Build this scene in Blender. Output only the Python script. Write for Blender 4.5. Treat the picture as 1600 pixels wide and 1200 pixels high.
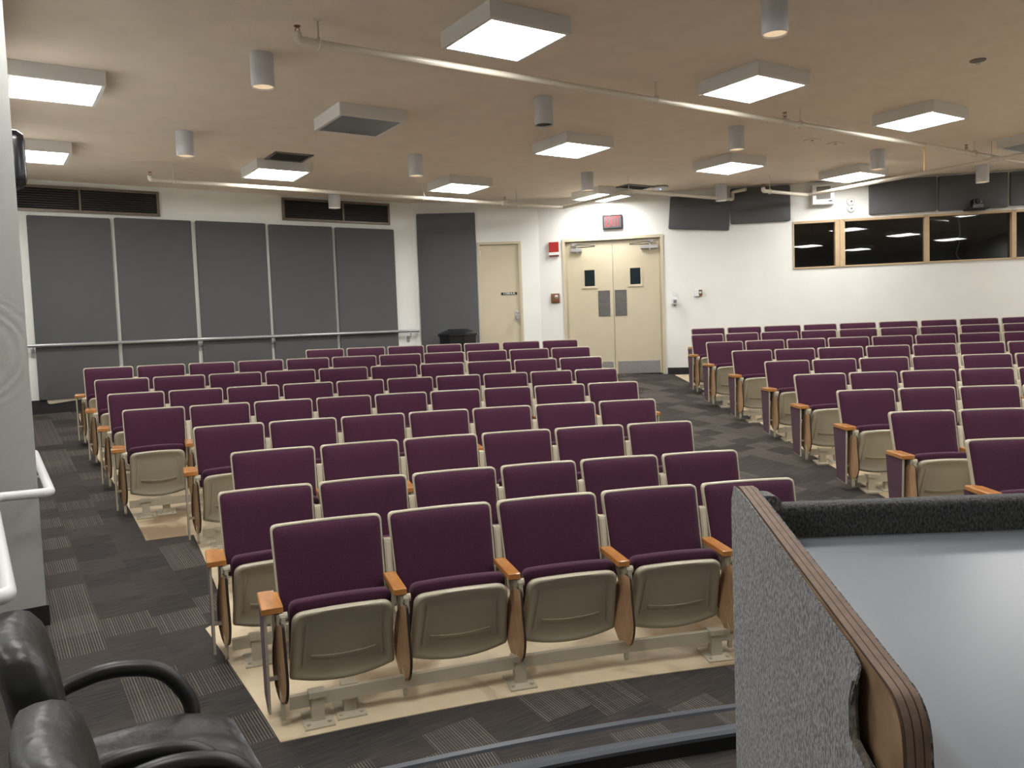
import bpy, math, random
from mathutils import Vector, Matrix, Euler
random.seed(4)
sc = bpy.context.scene
for o in list(bpy.data.objects): bpy.data.objects.remove(o)
COL = sc.collection
PI = math.pi

# ------------------------------------------------------------------ camera, world, exposure
EYE = 1.63
PITCH, ROLL, FPX = 0.0617, -0.0371, 1284.2
cam_d = bpy.data.cameras.new('camera'); cam = bpy.data.objects.new('camera', cam_d); COL.objects.link(cam)
cam_d.sensor_width = 36.0; cam_d.lens = 36.0 * FPX / 1600.0; cam_d.clip_start = 0.02; cam_d.clip_end = 100
_f = Vector((0, math.cos(PITCH), -math.sin(PITCH))); _r0 = Vector((1, 0, 0)); _u0 = _r0.cross(_f)
_r = math.cos(ROLL) * _r0 + math.sin(ROLL) * _u0; _u = -math.sin(ROLL) * _r0 + math.cos(ROLL) * _u0
cam.matrix_world = Matrix(((_r.x, _u.x, -_f.x, 0), (_r.y, _u.y, -_f.y, 0), (_r.z, _u.z, -_f.z, EYE), (0, 0, 0, 1)))
sc.camera = cam
world = bpy.data.worlds.new('world'); sc.world = world; world.use_nodes = True
world.node_tree.nodes['Background'].inputs[0].default_value = (0.01, 0.011, 0.013, 1)
world.node_tree.nodes['Background'].inputs[1].default_value = 0.3
sc.view_settings.view_transform = 'Standard'; sc.view_settings.look = 'None'
sc.view_settings.exposure = 1.85; sc.view_settings.gamma = 1.0; sc.view_settings.use_curve_mapping = False
LAMP_E = 10.0          # radiance of the square ceiling lights
LAMP_C = (1.0, 0.985, 0.955)

# ------------------------------------------------------------------ world layout numbers (metres)
U = Vector((0.8363, 0.5483)); V = Vector((-0.5483, 0.8363))      # building grid directions
CX, CY = 2.8268, -5.7385                                         # centre of the seating arcs
def floorz(x, y): return -1.1247 + 0.1091 * math.hypot(x - CX, y - CY)
def rowz(R): return -1.1247 + 0.1091 * R
def polar(R, deg, z=0.0):
    a = math.radians(deg); return Vector((CX + R * math.sin(a), CY + R * math.cos(a), z))
ZC = 3.72                                                        # ceiling height
LOWZ = -0.18                                                     # floor in front of the curb
CN = Vector((-2.59, 4.42))
A0 = Vector((-3.61, 11.6)); AD = U.copy()
PA = CN + V * 6.56
B0 = Vector((-1.47, 13.0)); B1 = Vector((0.51, 13.14)); BD = (B1 - B0).normalized()
C0 = Vector((2.37, 12.85)); CD = Vector((0.9877, -0.1563))

# ------------------------------------------------------------------ material helpers
def mat(name, col, rough=0.6, metal=0.0, spec=0.5, noise=0.0, nscale=20.0, bump=0.0, bscale=60.0, emit=None, estr=0.0, sheen=0.0, col2=None, clear=0.0):
    m = bpy.data.materials.new(name); m.use_nodes = True; nt = m.node_tree; b = nt.nodes['Principled BSDF']
    b.inputs['Base Color'].default_value = (*col, 1); b.inputs['Roughness'].default_value = rough; b.inputs['Metallic'].default_value = metal
    b.inputs['Specular IOR Level'].default_value = spec
    if sheen: b.inputs['Sheen Weight'].default_value = sheen; b.inputs['Sheen Roughness'].default_value = 0.5
    if clear: b.inputs['Coat Weight'].default_value = clear; b.inputs['Coat Roughness'].default_value = 0.15
    if emit: b.inputs['Emission Color'].default_value = (*emit, 1); b.inputs['Emission Strength'].default_value = estr
    if noise or col2 or bump:
        tc = nt.nodes.new('ShaderNodeTexCoord')
    if noise or col2:
        n = nt.nodes.new('ShaderNodeTexNoise'); n.inputs['Scale'].default_value = nscale; n.inputs['Detail'].default_value = 4
        nt.links.new(tc.outputs['Object'], n.inputs['Vector'])
        r = nt.nodes.new('ShaderNodeValToRGB'); r.color_ramp.elements[0].position = 0.35; r.color_ramp.elements[1].position = 0.65
        c2 = col2 if col2 else tuple(min(1, c * (1 + noise)) for c in col); c1 = col if col2 else tuple(c * (1 - noise) for c in col)
        r.color_ramp.elements[0].color = (*c1, 1); r.color_ramp.elements[1].color = (*c2, 1)
        nt.links.new(n.outputs['Fac'], r.inputs['Fac']); nt.links.new(r.outputs['Color'], b.inputs['Base Color'])
    if bump:
        n2 = nt.nodes.new('ShaderNodeTexNoise'); n2.inputs['Scale'].default_value = bscale; n2.inputs['Detail'].default_value = 3
        nt.links.new(tc.outputs['Object'], n2.inputs['Vector'])
        bp = nt.nodes.new('ShaderNodeBump'); bp.inputs['Strength'].default_value = bump; bp.inputs['Distance'].default_value = 0.01
        nt.links.new(n2.outputs['Fac'], bp.inputs['Height']); nt.links.new(bp.outputs['Normal'], b.inputs['Normal'])
    return m

def wood(name, c1, c2, scale=(6, 60, 60), rough=0.4, coat=0.0):
    m = bpy.data.materials.new(name); m.use_nodes = True; nt = m.node_tree; b = nt.nodes['Principled BSDF']
    tc = nt.nodes.new('ShaderNodeTexCoord'); mp = nt.nodes.new('ShaderNodeMapping'); mp.inputs['Scale'].default_value = scale
    n = nt.nodes.new('ShaderNodeTexNoise'); n.inputs['Scale'].default_value = 1.0; n.inputs['Detail'].default_value = 5; n.inputs['Distortion'].default_value = 0.8
    r = nt.nodes.new('ShaderNodeValToRGB'); r.color_ramp.elements[0].position = 0.3; r.color_ramp.elements[1].position = 0.7
    r.color_ramp.elements[0].color = (*c1, 1); r.color_ramp.elements[1].color = (*c2, 1)
    nt.links.new(tc.outputs['Object'], mp.inputs['Vector']); nt.links.new(mp.outputs['Vector'], n.inputs['Vector'])
    nt.links.new(n.outputs['Fac'], r.inputs['Fac']); nt.links.new(r.outputs['Color'], b.inputs['Base Color'])
    b.inputs['Roughness'].default_value = rough; b.inputs['Coat Weight'].default_value = coat
    return m

class NT:                                                        # tiny node-graph writer
    def __init__(s, m): s.t = m.node_tree
    def n(s, kind, **kw):
        x = s.t.nodes.new(kind)
        for k, v in kw.items(): setattr(x, k, v)
        return x
    def math(s, op, a, b=None, c=None):
        x = s.n('ShaderNodeMath', operation=op)
        for i, v in enumerate((a, b, c)):
            if v is None: continue
            if isinstance(v, (int, float)): x.inputs[i].default_value = v
            else: s.t.links.new(v, x.inputs[i])
        return x.outputs[0]
    def link(s, a, b): s.t.links.new(a, b)
    def mix(s, f, a, b):
        x = s.n('ShaderNodeMix', data_type='RGBA')
        for inp, v in ((x.inputs[0], f), (x.inputs[6], a), (x.inputs[7], b)):
            if isinstance(v, tuple): inp.default_value = (*v, 1)
            elif isinstance(v, (int, float)): inp.default_value = v
            else: s.link(v, inp)
        return x.outputs[2]

def carpet_tiles(name, ux, uy, curved=False):
    m = bpy.data.materials.new(name); m.use_nodes = True; g = NT(m); b = m.node_tree.nodes['Principled BSDF']
    b.inputs['Roughness'].default_value = 0.95; b.inputs['Specular IOR Level'].default_value = 0.15
    geo = g.n('ShaderNodeNewGeometry'); sep = g.n('ShaderNodeSeparateXYZ'); g.link(geo.outputs['Position'], sep.inputs[0])
    x, y = sep.outputs[0], sep.outputs[1]
    u = g.math('ADD', g.math('MULTIPLY', x, ux), g.math('MULTIPLY', y, uy))
    v = g.math('ADD', g.math('MULTIPLY', x, -uy), g.math('MULTIPLY', y, ux))
    # 0.5 m tiles, each split into quarter planks
    cu = g.math('FLOOR', g.math('DIVIDE', u, 0.25)); cv = g.math('FLOOR', g.math('DIVIDE', g.math('ADD', v, g.math('MULTIPLY', cu, 0.11)), 0.25))
    cc = g.n('ShaderNodeCombineXYZ'); g.link(cu, cc.inputs[0]); g.link(cv, cc.inputs[1])
    wn = g.n('ShaderNodeTexWhiteNoise', noise_dimensions='2D'); g.link(cc.outputs[0], wn.inputs['Vector'])
    rs = g.n('ShaderNodeSeparateColor'); g.link(wn.outputs['Color'], rs.inputs[0]); r1, r2, r3 = rs.outputs[0], rs.outputs[1], rs.outputs[2]
    striped = g.math('GREATER_THAN', r1, 0.60)
    # stripes run along v, bundles of lines at 13 mm
    su = g.math('DIVIDE', u, 0.0128); line = g.math('LESS_THAN', g.math('FRACT', su), 0.36)
    lw = g.n('ShaderNodeTexWhiteNoise', noise_dimensions='1D'); g.link(g.math('FLOOR', su), lw.inputs['W'])
    stripe = g.math('MULTIPLY', g.math('MULTIPLY', line, striped), g.math('ADD', g.math('MULTIPLY', lw.outputs['Value'], 0.6), 0.35))
    # fine streaks across the plain planks
    mp = g.n('ShaderNodeCombineXYZ'); g.link(g.math('MULTIPLY', u, 6.0), mp.inputs[0]); g.link(g.math('MULTIPLY', v, 90.0), mp.inputs[1])
    ns = g.n('ShaderNodeTexNoise'); ns.inputs['Scale'].default_value = 1.0; ns.inputs['Detail'].default_value = 3; g.link(mp.outputs[0], ns.inputs['Vector'])
    fuzz = g.n('ShaderNodeTexNoise'); fuzz.inputs['Scale'].default_value = 260.0; fuzz.inputs['Detail'].default_value = 2; g.link(geo.outputs['Position'], fuzz.inputs['Vector'])
    base = g.mix(r2, (0.016, 0.015, 0.0155), (0.050, 0.044, 0.041))
    base2 = g.mix(g.math('MULTIPLY', g.math('POWER', ns.outputs['Fac'], 2.0), 1.6), base, (0.085, 0.075, 0.068))
    base3 = g.mix(g.math('MULTIPLY', fuzz.outputs['Fac'], 0.35), base2, (0.012, 0.011, 0.011))
    col = g.mix(stripe, base3, (0.17, 0.15, 0.125))
    g.link(col, b.inputs['Base Color'])
    bp = g.n('ShaderNodeBump'); bp.inputs['Strength'].default_value = 0.5; bp.inputs['Distance'].default_value = 0.004
    g.link(fuzz.outputs['Fac'], bp.inputs['Height']); g.link(bp.outputs['Normal'], b.inputs['Normal'])
    return m

def plywood_mat():
    m = bpy.data.materials.new('plywood'); m.use_nodes = True; g = NT(m); b = m.node_tree.nodes['Principled BSDF']
    tc = g.n('ShaderNodeTexCoord'); sep = g.n('ShaderNodeSeparateXYZ'); g.link(tc.outputs['Object'], sep.inputs[0])
    k = g.math('FRACT', g.math('DIVIDE', sep.outputs[0], 0.0127))
    dark = g.math('LESS_THAN', k, 0.16)
    n = g.n('ShaderNodeTexNoise'); n.inputs['Scale'].default_value = 35; n.inputs['Detail'].default_value = 5; g.link(tc.outputs['Object'], n.inputs['Vector'])
    c = g.mix(n.outputs['Fac'], (0.13, 0.085, 0.06), (0.30, 0.21, 0.155))
    g.link(g.mix(dark, c, (0.05, 0.028, 0.018)), b.inputs['Base Color']); b.inputs['Roughness'].default_value = 0.75
    return m

def fleck_carpet(name, c1, c2, scale=260, bstr=1.0):
    m = bpy.data.materials.new(name); m.use_nodes = True; g = NT(m); b = m.node_tree.nodes['Principled BSDF']
    b.inputs['Roughness'].default_value = 1.0; b.inputs['Specular IOR Level'].default_value = 0.1; b.inputs['Sheen Weight'].default_value = 0.25
    tc = g.n('ShaderNodeTexCoord'); mp = g.n('ShaderNodeMapping'); mp.inputs['Scale'].default_value = (1, 1, 0.55); g.link(tc.outputs['Object'], mp.inputs[0])
    n = g.n('ShaderNodeTexNoise'); n.inputs['Scale'].default_value = scale; n.inputs['Detail'].default_value = 4; g.link(mp.outputs[0], n.inputs['Vector'])
    r = g.n('ShaderNodeValToRGB'); r.color_ramp.elements[0].position = 0.36; r.color_ramp.elements[1].position = 0.64
    r.color_ramp.elements[0].color = (*c1, 1); r.color_ramp.elements[1].color = (*c2, 1)
    g.link(n.outputs['Fac'], r.inputs['Fac']); g.link(r.outputs['Color'], b.inputs['Base Color'])
    bp = g.n('ShaderNodeBump'); bp.inputs['Strength'].default_value = bstr; bp.inputs['Distance'].default_value = 0.006
    g.link(n.outputs['Fac'], bp.inputs['Height']); g.link(bp.outputs['Normal'], b.inputs['Normal'])
    return m

def vinyl_mat():
    m = bpy.data.materials.new('bare_floor'); m.use_nodes = True; g = NT(m); b = m.node_tree.nodes['Principled BSDF']
    b.inputs['Roughness'].default_value = 0.42
    geo = g.n('ShaderNodeNewGeometry')
    n = g.n('ShaderNodeTexNoise'); n.inputs['Scale'].default_value = 1.7; n.inputs['Detail'].default_value = 8; n.inputs['Distortion'].default_value = 0.9; g.link(geo.outputs['Position'], n.inputs['Vector'])
    n2 = g.n('ShaderNodeTexNoise'); n2.inputs['Scale'].default_value = 22; n2.inputs['Detail'].default_value = 6; g.link(geo.outputs['Position'], n2.inputs['Vector'])
    r = g.n('ShaderNodeValToRGB'); e = r.color_ramp.elements; e[0].position = 0.36; e[0].color = (0.24, 0.165, 0.10, 1); e[1].position = 0.52; e[1].color = (0.66, 0.55, 0.38, 1)
    g.link(n.outputs['Fac'], r.inputs['Fac'])
    col = g.mix(g.math('MULTIPLY', n2.outputs['Fac'], 0.3), r.outputs['Color'], (0.40, 0.30, 0.19))
    g.link(col, b.inputs['Base Color']); return m

def glass_mat():
    m = bpy.data.materials.new('window_glass'); m.use_nodes = True; g = NT(m); nt = m.node_tree
    nt.nodes.remove(nt.nodes['Principled BSDF']); out = nt.nodes['Material Output']
    tr = g.n('ShaderNodeBsdfTransparent'); tr.inputs[0].default_value = (0.55, 0.6, 0.62, 1); gl = g.n('ShaderNodeBsdfGlossy'); gl.inputs['Roughness'].default_value = 0.015
    fr = g.n('ShaderNodeFresnel'); fr.inputs[0].default_value = 1.5; mx = g.n('ShaderNodeMixShader')
    g.link(g.math('MULTIPLY', fr.outputs[0], 1.6), mx.inputs[0]); g.link(tr.outputs[0], mx.inputs[1]); g.link(gl.outputs[0], mx.inputs[2]); g.link(mx.outputs[0], out.inputs[0])
    return m

M = {
 'wall': mat('wall_paint', (0.74, 0.745, 0.715), 0.75, noise=0.015, nscale=3, bump=0.08, bscale=120),
 'ceil': mat('ceiling_paint', (0.74, 0.655, 0.56), 0.9, noise=0.03, nscale=4, bump=0.25, bscale=160),
 'carpet': carpet_tiles('carpet_tiles', 0.8363, 0.5483),
 'carpet2': carpet_tiles('carpet_tiles_front', 0.94, 0.34),
 'vinyl': vinyl_mat(),
 'black': mat('black_rubber', (0.008, 0.008, 0.009), 0.55),
 'purple': mat('plum_fabric', (0.060, 0.0185, 0.040), 0.95, spec=0.1, noise=0.18, nscale=220, bump=0.3, bscale=500, sheen=0.12),
 'beige': mat('beige_enamel', (0.46, 0.415, 0.315), 0.32, noise=0.04, nscale=8),
 'beigeplastic': mat('beige_plastic', (0.40, 0.365, 0.275), 0.38, bump=0.08, bscale=300),
 'oak': wood('orange_oak', (0.34, 0.13, 0.03), (0.50, 0.22, 0.06), (30, 8, 60), 0.35, 0.3),
 'tablet': wood('tablet_wood', (0.36, 0.21, 0.11), (0.50, 0.32, 0.18), (60, 30, 7), 0.4, 0.2),
 'darkedge': mat('dark_edge', (0.02, 0.012, 0.009), 0.5),
 'acoustic': fleck_carpet('acoustic_fabric', (0.072, 0.074, 0.078), (0.118, 0.121, 0.126), 420, 0.25),
 'doorpaint': mat('cream_door_paint', (0.52, 0.46, 0.33), 0.45, noise=0.02, nscale=5),
 'steel': mat('brushed_steel', (0.55, 0.55, 0.56), 0.32, 1.0, noise=0.05, nscale=30),
 'darksteel': mat('grey_plate', (0.14, 0.135, 0.13), 0.4, 0.6, noise=0.12, nscale=12),
 'alu': mat('grey_rail_paint', (0.42, 0.43, 0.45), 0.3, 0.7),
 'railnear': mat('silver_rail_paint', (0.62, 0.62, 0.62), 0.4, 0.1),
 'pipe': mat('pipe_paint', (0.62, 0.57, 0.48), 0.28, spec=0.6),
 'white': mat('white_enamel', (0.68, 0.69, 0.70), 0.45),
 'fixture': mat('fixture_paint', (0.68, 0.68, 0.67), 0.5),
 'cyl': mat('downlight_paint', (0.56, 0.57, 0.60), 0.45),
 'diff': mat('lit_diffuser', (0.9, 0.9, 0.9), 0.5, emit=LAMP_C, estr=LAMP_E),
 'diffoff': mat('unlit_diffuser', (0.19, 0.21, 0.22), 0.35, noise=0.05, nscale=6),
 'warm': mat('warm_lamp', (0.12, 0.09, 0.06), 0.5, emit=(1.0, 0.74, 0.46), estr=0.22),
 'warmdim': mat('faint_warm_lamp', (0.10, 0.09, 0.06), 0.5, emit=(1.0, 0.82, 0.60), estr=0.17),
 'brass': mat('sprinkler_bronze', (0.22, 0.07, 0.03), 0.4, 0.8),
 'blackmetal': mat('black_louvre', (0.018, 0.015, 0.014), 0.55),
 'bronze': mat('bronze_vent_frame', (0.17, 0.14, 0.11), 0.45, 0.4),
 'ventgrey': mat('dusty_vent', (0.16, 0.15, 0.14), 0.6),
 'framewood': mat('tan_window_frame', (0.48, 0.35, 0.21), 0.45, noise=0.04, nscale=9),
 'glass': glass_mat(),
 'corridor': mat('corridor_paint', (0.30, 0.36, 0.38), 0.8),
 'booth': mat('dark_booth', (0.025, 0.025, 0.03), 0.8),
 'leather': mat('black_leather', (0.016, 0.017, 0.018), 0.40, spec=0.5, bump=1.0, bscale=11),
 'armplastic': mat('black_arm_plastic', (0.010, 0.010, 0.010), 0.4),
 'ply': plywood_mat(),
 'plyface': mat('stained_board', (0.15, 0.085, 0.04), 0.8, col2=(0.27, 0.18, 0.10), nscale=9),
 'leccarpet': fleck_carpet('grey_lectern_carpet', (0.075, 0.076, 0.077), (0.29, 0.292, 0.29), 190),
 'lecdark': fleck_carpet('charcoal_lectern_carpet', (0.035, 0.036, 0.038), (0.13, 0.135, 0.14), 200),
 'backing': fleck_carpet('carpet_backing', (0.05, 0.043, 0.035), (0.12, 0.105, 0.085), 80),
 'laminate': mat('grey_laminate', (0.215, 0.235, 0.268), 0.36, noise=0.02, nscale=300),
 'red': mat('red_alarm', (0.33, 0.010, 0.008), 0.35),
 'redlit': mat('exit_letters', (0.28, 0.008, 0.016), 0.4, emit=(1, 0.05, 0.08), estr=0.04),
 'exitface': mat('exit_face', (0.045, 0.042, 0.045), 0.4),
 'brownbox': mat('brown_box', (0.17, 0.065, 0.02), 0.4),
 'blackgloss': mat('black_gloss_plastic', (0.010, 0.011, 0.013), 0.22),
 'nosing': mat('grey_vinyl_nosing', (0.085, 0.092, 0.108), 0.4),
 'orangetape': mat('orange_ribbon', (0.75, 0.33, 0.06), 0.6),
 'cable': mat('white_cable', (0.6, 0.58, 0.52), 0.5),
 'bluelamp': mat('blue_indicator', (0.1, 0.2, 0.9), 0.4, emit=(0.15, 0.3, 1.0), estr=3.0),
}

# ------------------------------------------------------------------ mesh helpers
class MB:
    def __init__(s): s.v = []; s.f = []; s.mi = []; s.cur = 0
    def add(s, vs, fs):
        o = len(s.v); s.v += [tuple(p) for p in vs]
        for f in fs: s.f.append([i + o for i in f]); s.mi.append(s.cur)
        return s
    def box(s, c, size, rot=None):
        x, y, z = [q / 2 for q in size]; vs = [Vector((a, b, d)) for a in (-x, x) for b in (-y, y) for d in (-z, z)]
        if rot: vs = [rot @ p for p in vs]
        return s.add([p + Vector(c) for p in vs], [(0, 1, 3, 2), (4, 6, 7, 5), (0, 4, 5, 1), (2, 3, 7, 6), (0, 2, 6, 4), (1, 5, 7, 3)])
    def bbox(s, lo, hi): return s.box([(a + b) / 2 for a, b in zip(lo, hi)], [b - a for a, b in zip(lo, hi)])
    def rings(s, rs, cap0=True, cap1=True, close=False, fan=True):
        n = len(rs[0]); vs = [p for r in rs for p in r]; fs = []
        m = len(rs)
        for k in range(m if close else m - 1):
            for i in range(n):
                j = (i + 1) % n; k2 = (k + 1) % m; fs.append((k * n + i, k * n + j, k2 * n + j, k2 * n + i))
        if not close:
            for flag, k, rev in ((cap0, 0, True), (cap1, m - 1, False)):
                if flag:
                    if fan:
                        cpt = sum((Vector(p) for p in rs[k]), Vector()) / n; vs = vs + [cpt]; ci = len(vs) - 1
                        for i in range(n):
                            j = (i + 1) % n; fs.append((ci, k * n + j, k * n + i) if rev else (ci, k * n + i, k * n + j))
                    else: fs.append(tuple(range(k * n + n - 1, k * n - 1, -1)) if rev else tuple(range(k * n, k * n + n)))
        return s.add(vs, fs)
    def prism(s, poly, a, b, fn):            # poly 2-D points, extruded from a to b through fn(x,y,t)
        return s.rings([[fn(x, y, a) for x, y in poly], [fn(x, y, b) for x, y in poly]], fan=False)
    def tube(s, path, r, seg=10, caps=True, sy=1.0):
        path = [Vector(p) for p in path]; rs = []; prev = None
        for i, p in enumerate(path):
            t = (path[min(i + 1, len(path) - 1)] - path[max(i - 1, 0)]).normalized()
            if prev is None:
                up = Vector((0, 0, 1)) if abs(t.z) < 0.9 else Vector((1, 0, 0)); a = t.cross(up).normalized()
            else: a = (prev - t * prev.dot(t)).normalized()
            prev = a; b = a.cross(t); rr_ = r[i] if isinstance(r, (list, tuple)) else r
            rs.append([p + (a * math.cos(2 * PI * k / seg) * rr_ + b * math.sin(2 * PI * k / seg) * rr_ * sy) for k in range(seg)])
        return s.rings(rs, caps, caps, fan=False)
    def lathe(s, prof, c=(0, 0, 0), seg=24, axis='Z', cap=True):
        rs = []
        for r, h in prof:
            ring = []
            for k in range(seg):
                a = 2 * PI * k / seg; x, y = r * math.cos(a), r * math.sin(a)
                p = {'Z': (x, y, h), 'Y': (x, h, y), 'X': (h, x, y)}[axis]; ring.append(Vector(p) + Vector(c))
            rs.append(ring)
        return s.rings(rs, cap, cap)
    def mesh(s, name, mats, smooth=True, ang=35):
        me = bpy.data.meshes.new(name); me.from_pydata(s.v, [], s.f)
        for m in (mats if isinstance(mats, (list, tuple)) else [mats]): me.materials.append(m)
        if any(s.mi): me.polygons.foreach_set('material_index', s.mi)
        me.validate(); me.update()
        import bmesh
        bm = bmesh.new(); bm.from_mesh(me); bmesh.ops.recalc_face_normals(bm, faces=bm.faces); bm.to_mesh(me); bm.free()
        if smooth:
            me.shade_smooth(); me.set_sharp_from_angle(angle=math.radians(ang))
        return me
    def obj(s, name, mats, parent=None, smooth=True, ang=35):
        o = bpy.data.objects.new(name, s.mesh(name, mats, smooth, ang)); COL.objects.link(o)
        if parent: o.parent = parent
        return o

def roundpoly(pts, r, seg=5):
    out = []; n = len(pts)
    for i in range(n):
        p0, p, p1 = Vector(pts[i - 1]), Vector(pts[i]), Vector(pts[(i + 1) % n]); rr_ = r[i] if isinstance(r, (list, tuple)) else r
        if rr_ <= 0: out.append((p.x, p.y)); continue
        a = (p0 - p).normalized(); b = (p1 - p).normalized(); A = p + a * rr_; B = p + b * rr_
        for k in range(seg + 1):
            t = k / seg; q = A * (1 - t) ** 2 + p * 2 * t * (1 - t) + B * t * t; out.append((q.x, q.y))
    return out
def dens(poly, n):                                              # more points on long edges
    out = []
    for i, p in enumerate(poly):
        q = poly[(i + 1) % len(poly)]; L = math.hypot(q[0] - p[0], q[1] - p[1]); k = max(1, int(L / n))
        out += [(p[0] + (q[0] - p[0]) * t / k, p[1] + (q[1] - p[1]) * t / k) for t in range(k)]
    return out
def inset(poly, d):
    xs = [p[0] for p in poly]; ys = [p[1] for p in poly]; cx, cy = (min(xs) + max(xs)) / 2, (min(ys) + max(ys)) / 2
    w, h = (max(xs) - min(xs)) / 2, (max(ys) - min(ys)) / 2
    return [(cx + (x - cx) * (w - d) / w, cy + (y - cy) * (h - d) / h) for x, y in poly]
def pad(mb, poly, fn, prof, inner=(0.7, 0.4, 0.15)):             # prof: list of (inset, depth); both ends closed through shrinking rings
    xs = [p[0] for p in poly]; w = (max(xs) - min(xs)) / 2; ys = [p[1] for p in poly]; cx, cy = (min(xs) + max(xs)) / 2, (min(ys) + max(ys)) / 2
    R = []
    def scaled(k, i0, d): q = inset(poly, i0); return [fn(cx + (x - cx) * k, cy + (y - cy) * k, d) for x, y in q]
    for k in reversed(inner): R.append(scaled(k, *prof[0]))
    for i0, d in prof: R.append([fn(x, y, d) for x, y in inset(poly, i0)])
    for k in inner: R.append(scaled(k, *prof[-1]))
    return mb.rings(R, True, True)
def meta(o, label, cat, group=None):
    o['label'] = label; o['category'] = cat
    if group: o['group'] = group
    return o
def empty(name, loc, rz=0.0, label=None, cat=None, group=None, kind=None):
    o = bpy.data.objects.new(name, None); COL.objects.link(o); o.location = loc; o.rotation_euler = (0, 0, rz); o.empty_display_size = 0.1
    if label: meta(o, label, cat, group)
    if kind: o['kind'] = kind
    return o
def struct(o): o['kind'] = 'structure'; return o
def text_mesh(name, body, size, m, parent, loc, rot, depth=0.002, xs=1.0):
    cu = bpy.data.curves.new(name + '_c', 'FONT'); cu.body = body; cu.size = size; cu.extrude = depth; cu.align_x = 'CENTER'; cu.align_y = 'CENTER'
    t = bpy.data.objects.new(name + '_t', cu); COL.objects.link(t); dg = bpy.context.evaluated_depsgraph_get()
    me = bpy.data.meshes.new_from_object(t.evaluated_get(dg)); bpy.data.objects.remove(t); me.materials.clear(); me.materials.append(m)
    o = bpy.data.objects.new(name, me); COL.objects.link(o); o.parent = parent; o.location = loc; o.rotation_euler = rot; o.scale = (xs, 1, 1); return o

# wall frames: s along the wall, off = distance into the room
class W:
    def __init__(s, p0, d): s.p = Vector(p0); s.d = Vector(d).normalized(); s.n = Vector((s.d.y, -s.d.x)); s.rz = math.atan2(s.d.y, s.d.x)
    def at(s, t, z=0.0, off=0.0): q = s.p + s.d * t + s.n * off; return Vector((q.x, q.y, z))
WA, WB, WC = W(A0, AD), W(B0, BD), W(C0, CD)
def wall(name, w, s0, s1, z0, z1, holes=(), th=0.16, m='wall'):
    mb = MB(); cuts = sorted({s0, s1, *[h[0] for h in holes], *[h[1] for h in holes]})
    def blk(a, b, lo, hi):
        if hi - lo < 1e-4: return
        ps = [w.at(a, 0, 0), w.at(b, 0, 0), w.at(b, 0, -th), w.at(a, 0, -th)]
        mb.rings([[Vector((p.x, p.y, lo)) for p in ps], [Vector((p.x, p.y, hi)) for p in ps]], fan=False)
    for a, b in zip(cuts[:-1], cuts[1:]):
        hs = sorted([h for h in holes if h[0] <= a + 1e-6 and h[1] >= b - 1e-6], key=lambda h: h[2]); z = z0
        for h in hs: blk(a, b, z, h[2]); z = h[3]
        blk(a, b, z, z1)
    return struct(mb.obj(name, M[m], smooth=False))

# ================================================================== SETTING
# carpeted sloping floor (rises with the distance from the centre of the arcs)
def conefloor(name, R0, R1, t0, t1, m, dz=0.0, nr=40, nt=60, bounds=None, th=0.05):
    mb = MB(); vs = []; fs = []
    for i in range(nr + 1):
        R = R0 + (R1 - R0) * i / nr
        a, b = (t0, t1) if bounds is None else bounds(R)
        for j in range(nt + 1):
            p = polar(R, a + (b - a) * j / nt); vs.append((p.x, p.y, rowz(R) + dz))
    for i in range(nr):
        for j in range(nt): k = i * (nt + 1) + j; fs.append((k, k + 1, k + nt + 2, k + nt + 1))
    n = len(vs); vs += [(x, y, z - th) for x, y, z in vs]
    fs += [tuple(q + n for q in reversed(f)) for f in fs]
    ring = [j for j in range(nt + 1)] + [(i * (nt + 1) + nt) for i in range(1, nr + 1)] + [nr * (nt + 1) + j for j in range(nt - 1, -1, -1)] + [i * (nt + 1) for i in range(nr - 1, 0, -1)]
    for a, b in zip(ring, ring[1:] + ring[:1]): fs.append((a, b, b + n, a + n))
    mb.add(vs, fs); return struct(mb.obj(name, m, smooth=True, ang=20))
def interp(tab, R):
    if R <= tab[0][0]: return tab[0][1]
    for (a, x), (b, y) in zip(tab, tab[1:]):
        if R <= b: return x + (y - x) * (R - a) / (b - a) if b > a else y
    return tab[-1][1]
conefloor('floor', 9.53, 20.6, -46, 34, M['carpet'], nr=60, nt=70, th=0.3)
mb = MB(); mb.bbox((-5.6, -2.6, LOWZ - 0.1), (9.6, 5.0, LOWZ)); struct(mb.obj('floor', M['carpet2'], smooth=False))
lb = [(9.87, -22.97), (11.13, -24.2), (11.2, -23.5), (12.70, -24.0), (12.71, -25.42), (15.9, -26.95), (17.7, -27.3)]
conefloor('floor', 9.87, 12.70, 0, 0, M['vinyl'], dz=0.004, nr=30, nt=24, bounds=lambda R: (interp(lb[:4], R), -5.9), th=0.02)
conefloor('floor', 12.70, 17.9, 0, 0, M['vinyl'], dz=0.004, nr=30, nt=24, bounds=lambda R: (interp(lb[4:], R), -5.6), th=0.02)
rb = [(10.4, 1.2), (12.156, 0.57), (13.846, 0.04), (16.6, -0.4), (18.55, -0.96)]
conefloor('floor', 10.45, 18.45, 0, 0, M['vinyl'], dz=0.004, nr=30, nt=24, bounds=lambda R: (interp(rb, R), 20.5 if R < 17.6 else 17.0), th=0.02)
# ceiling
mb = MB(); mb.bbox((-7.2, -2.7, ZC), (9.9, 14.2, ZC + 0.12)); struct(mb.obj('ceiling', M['ceil'], smooth=False))
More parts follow.
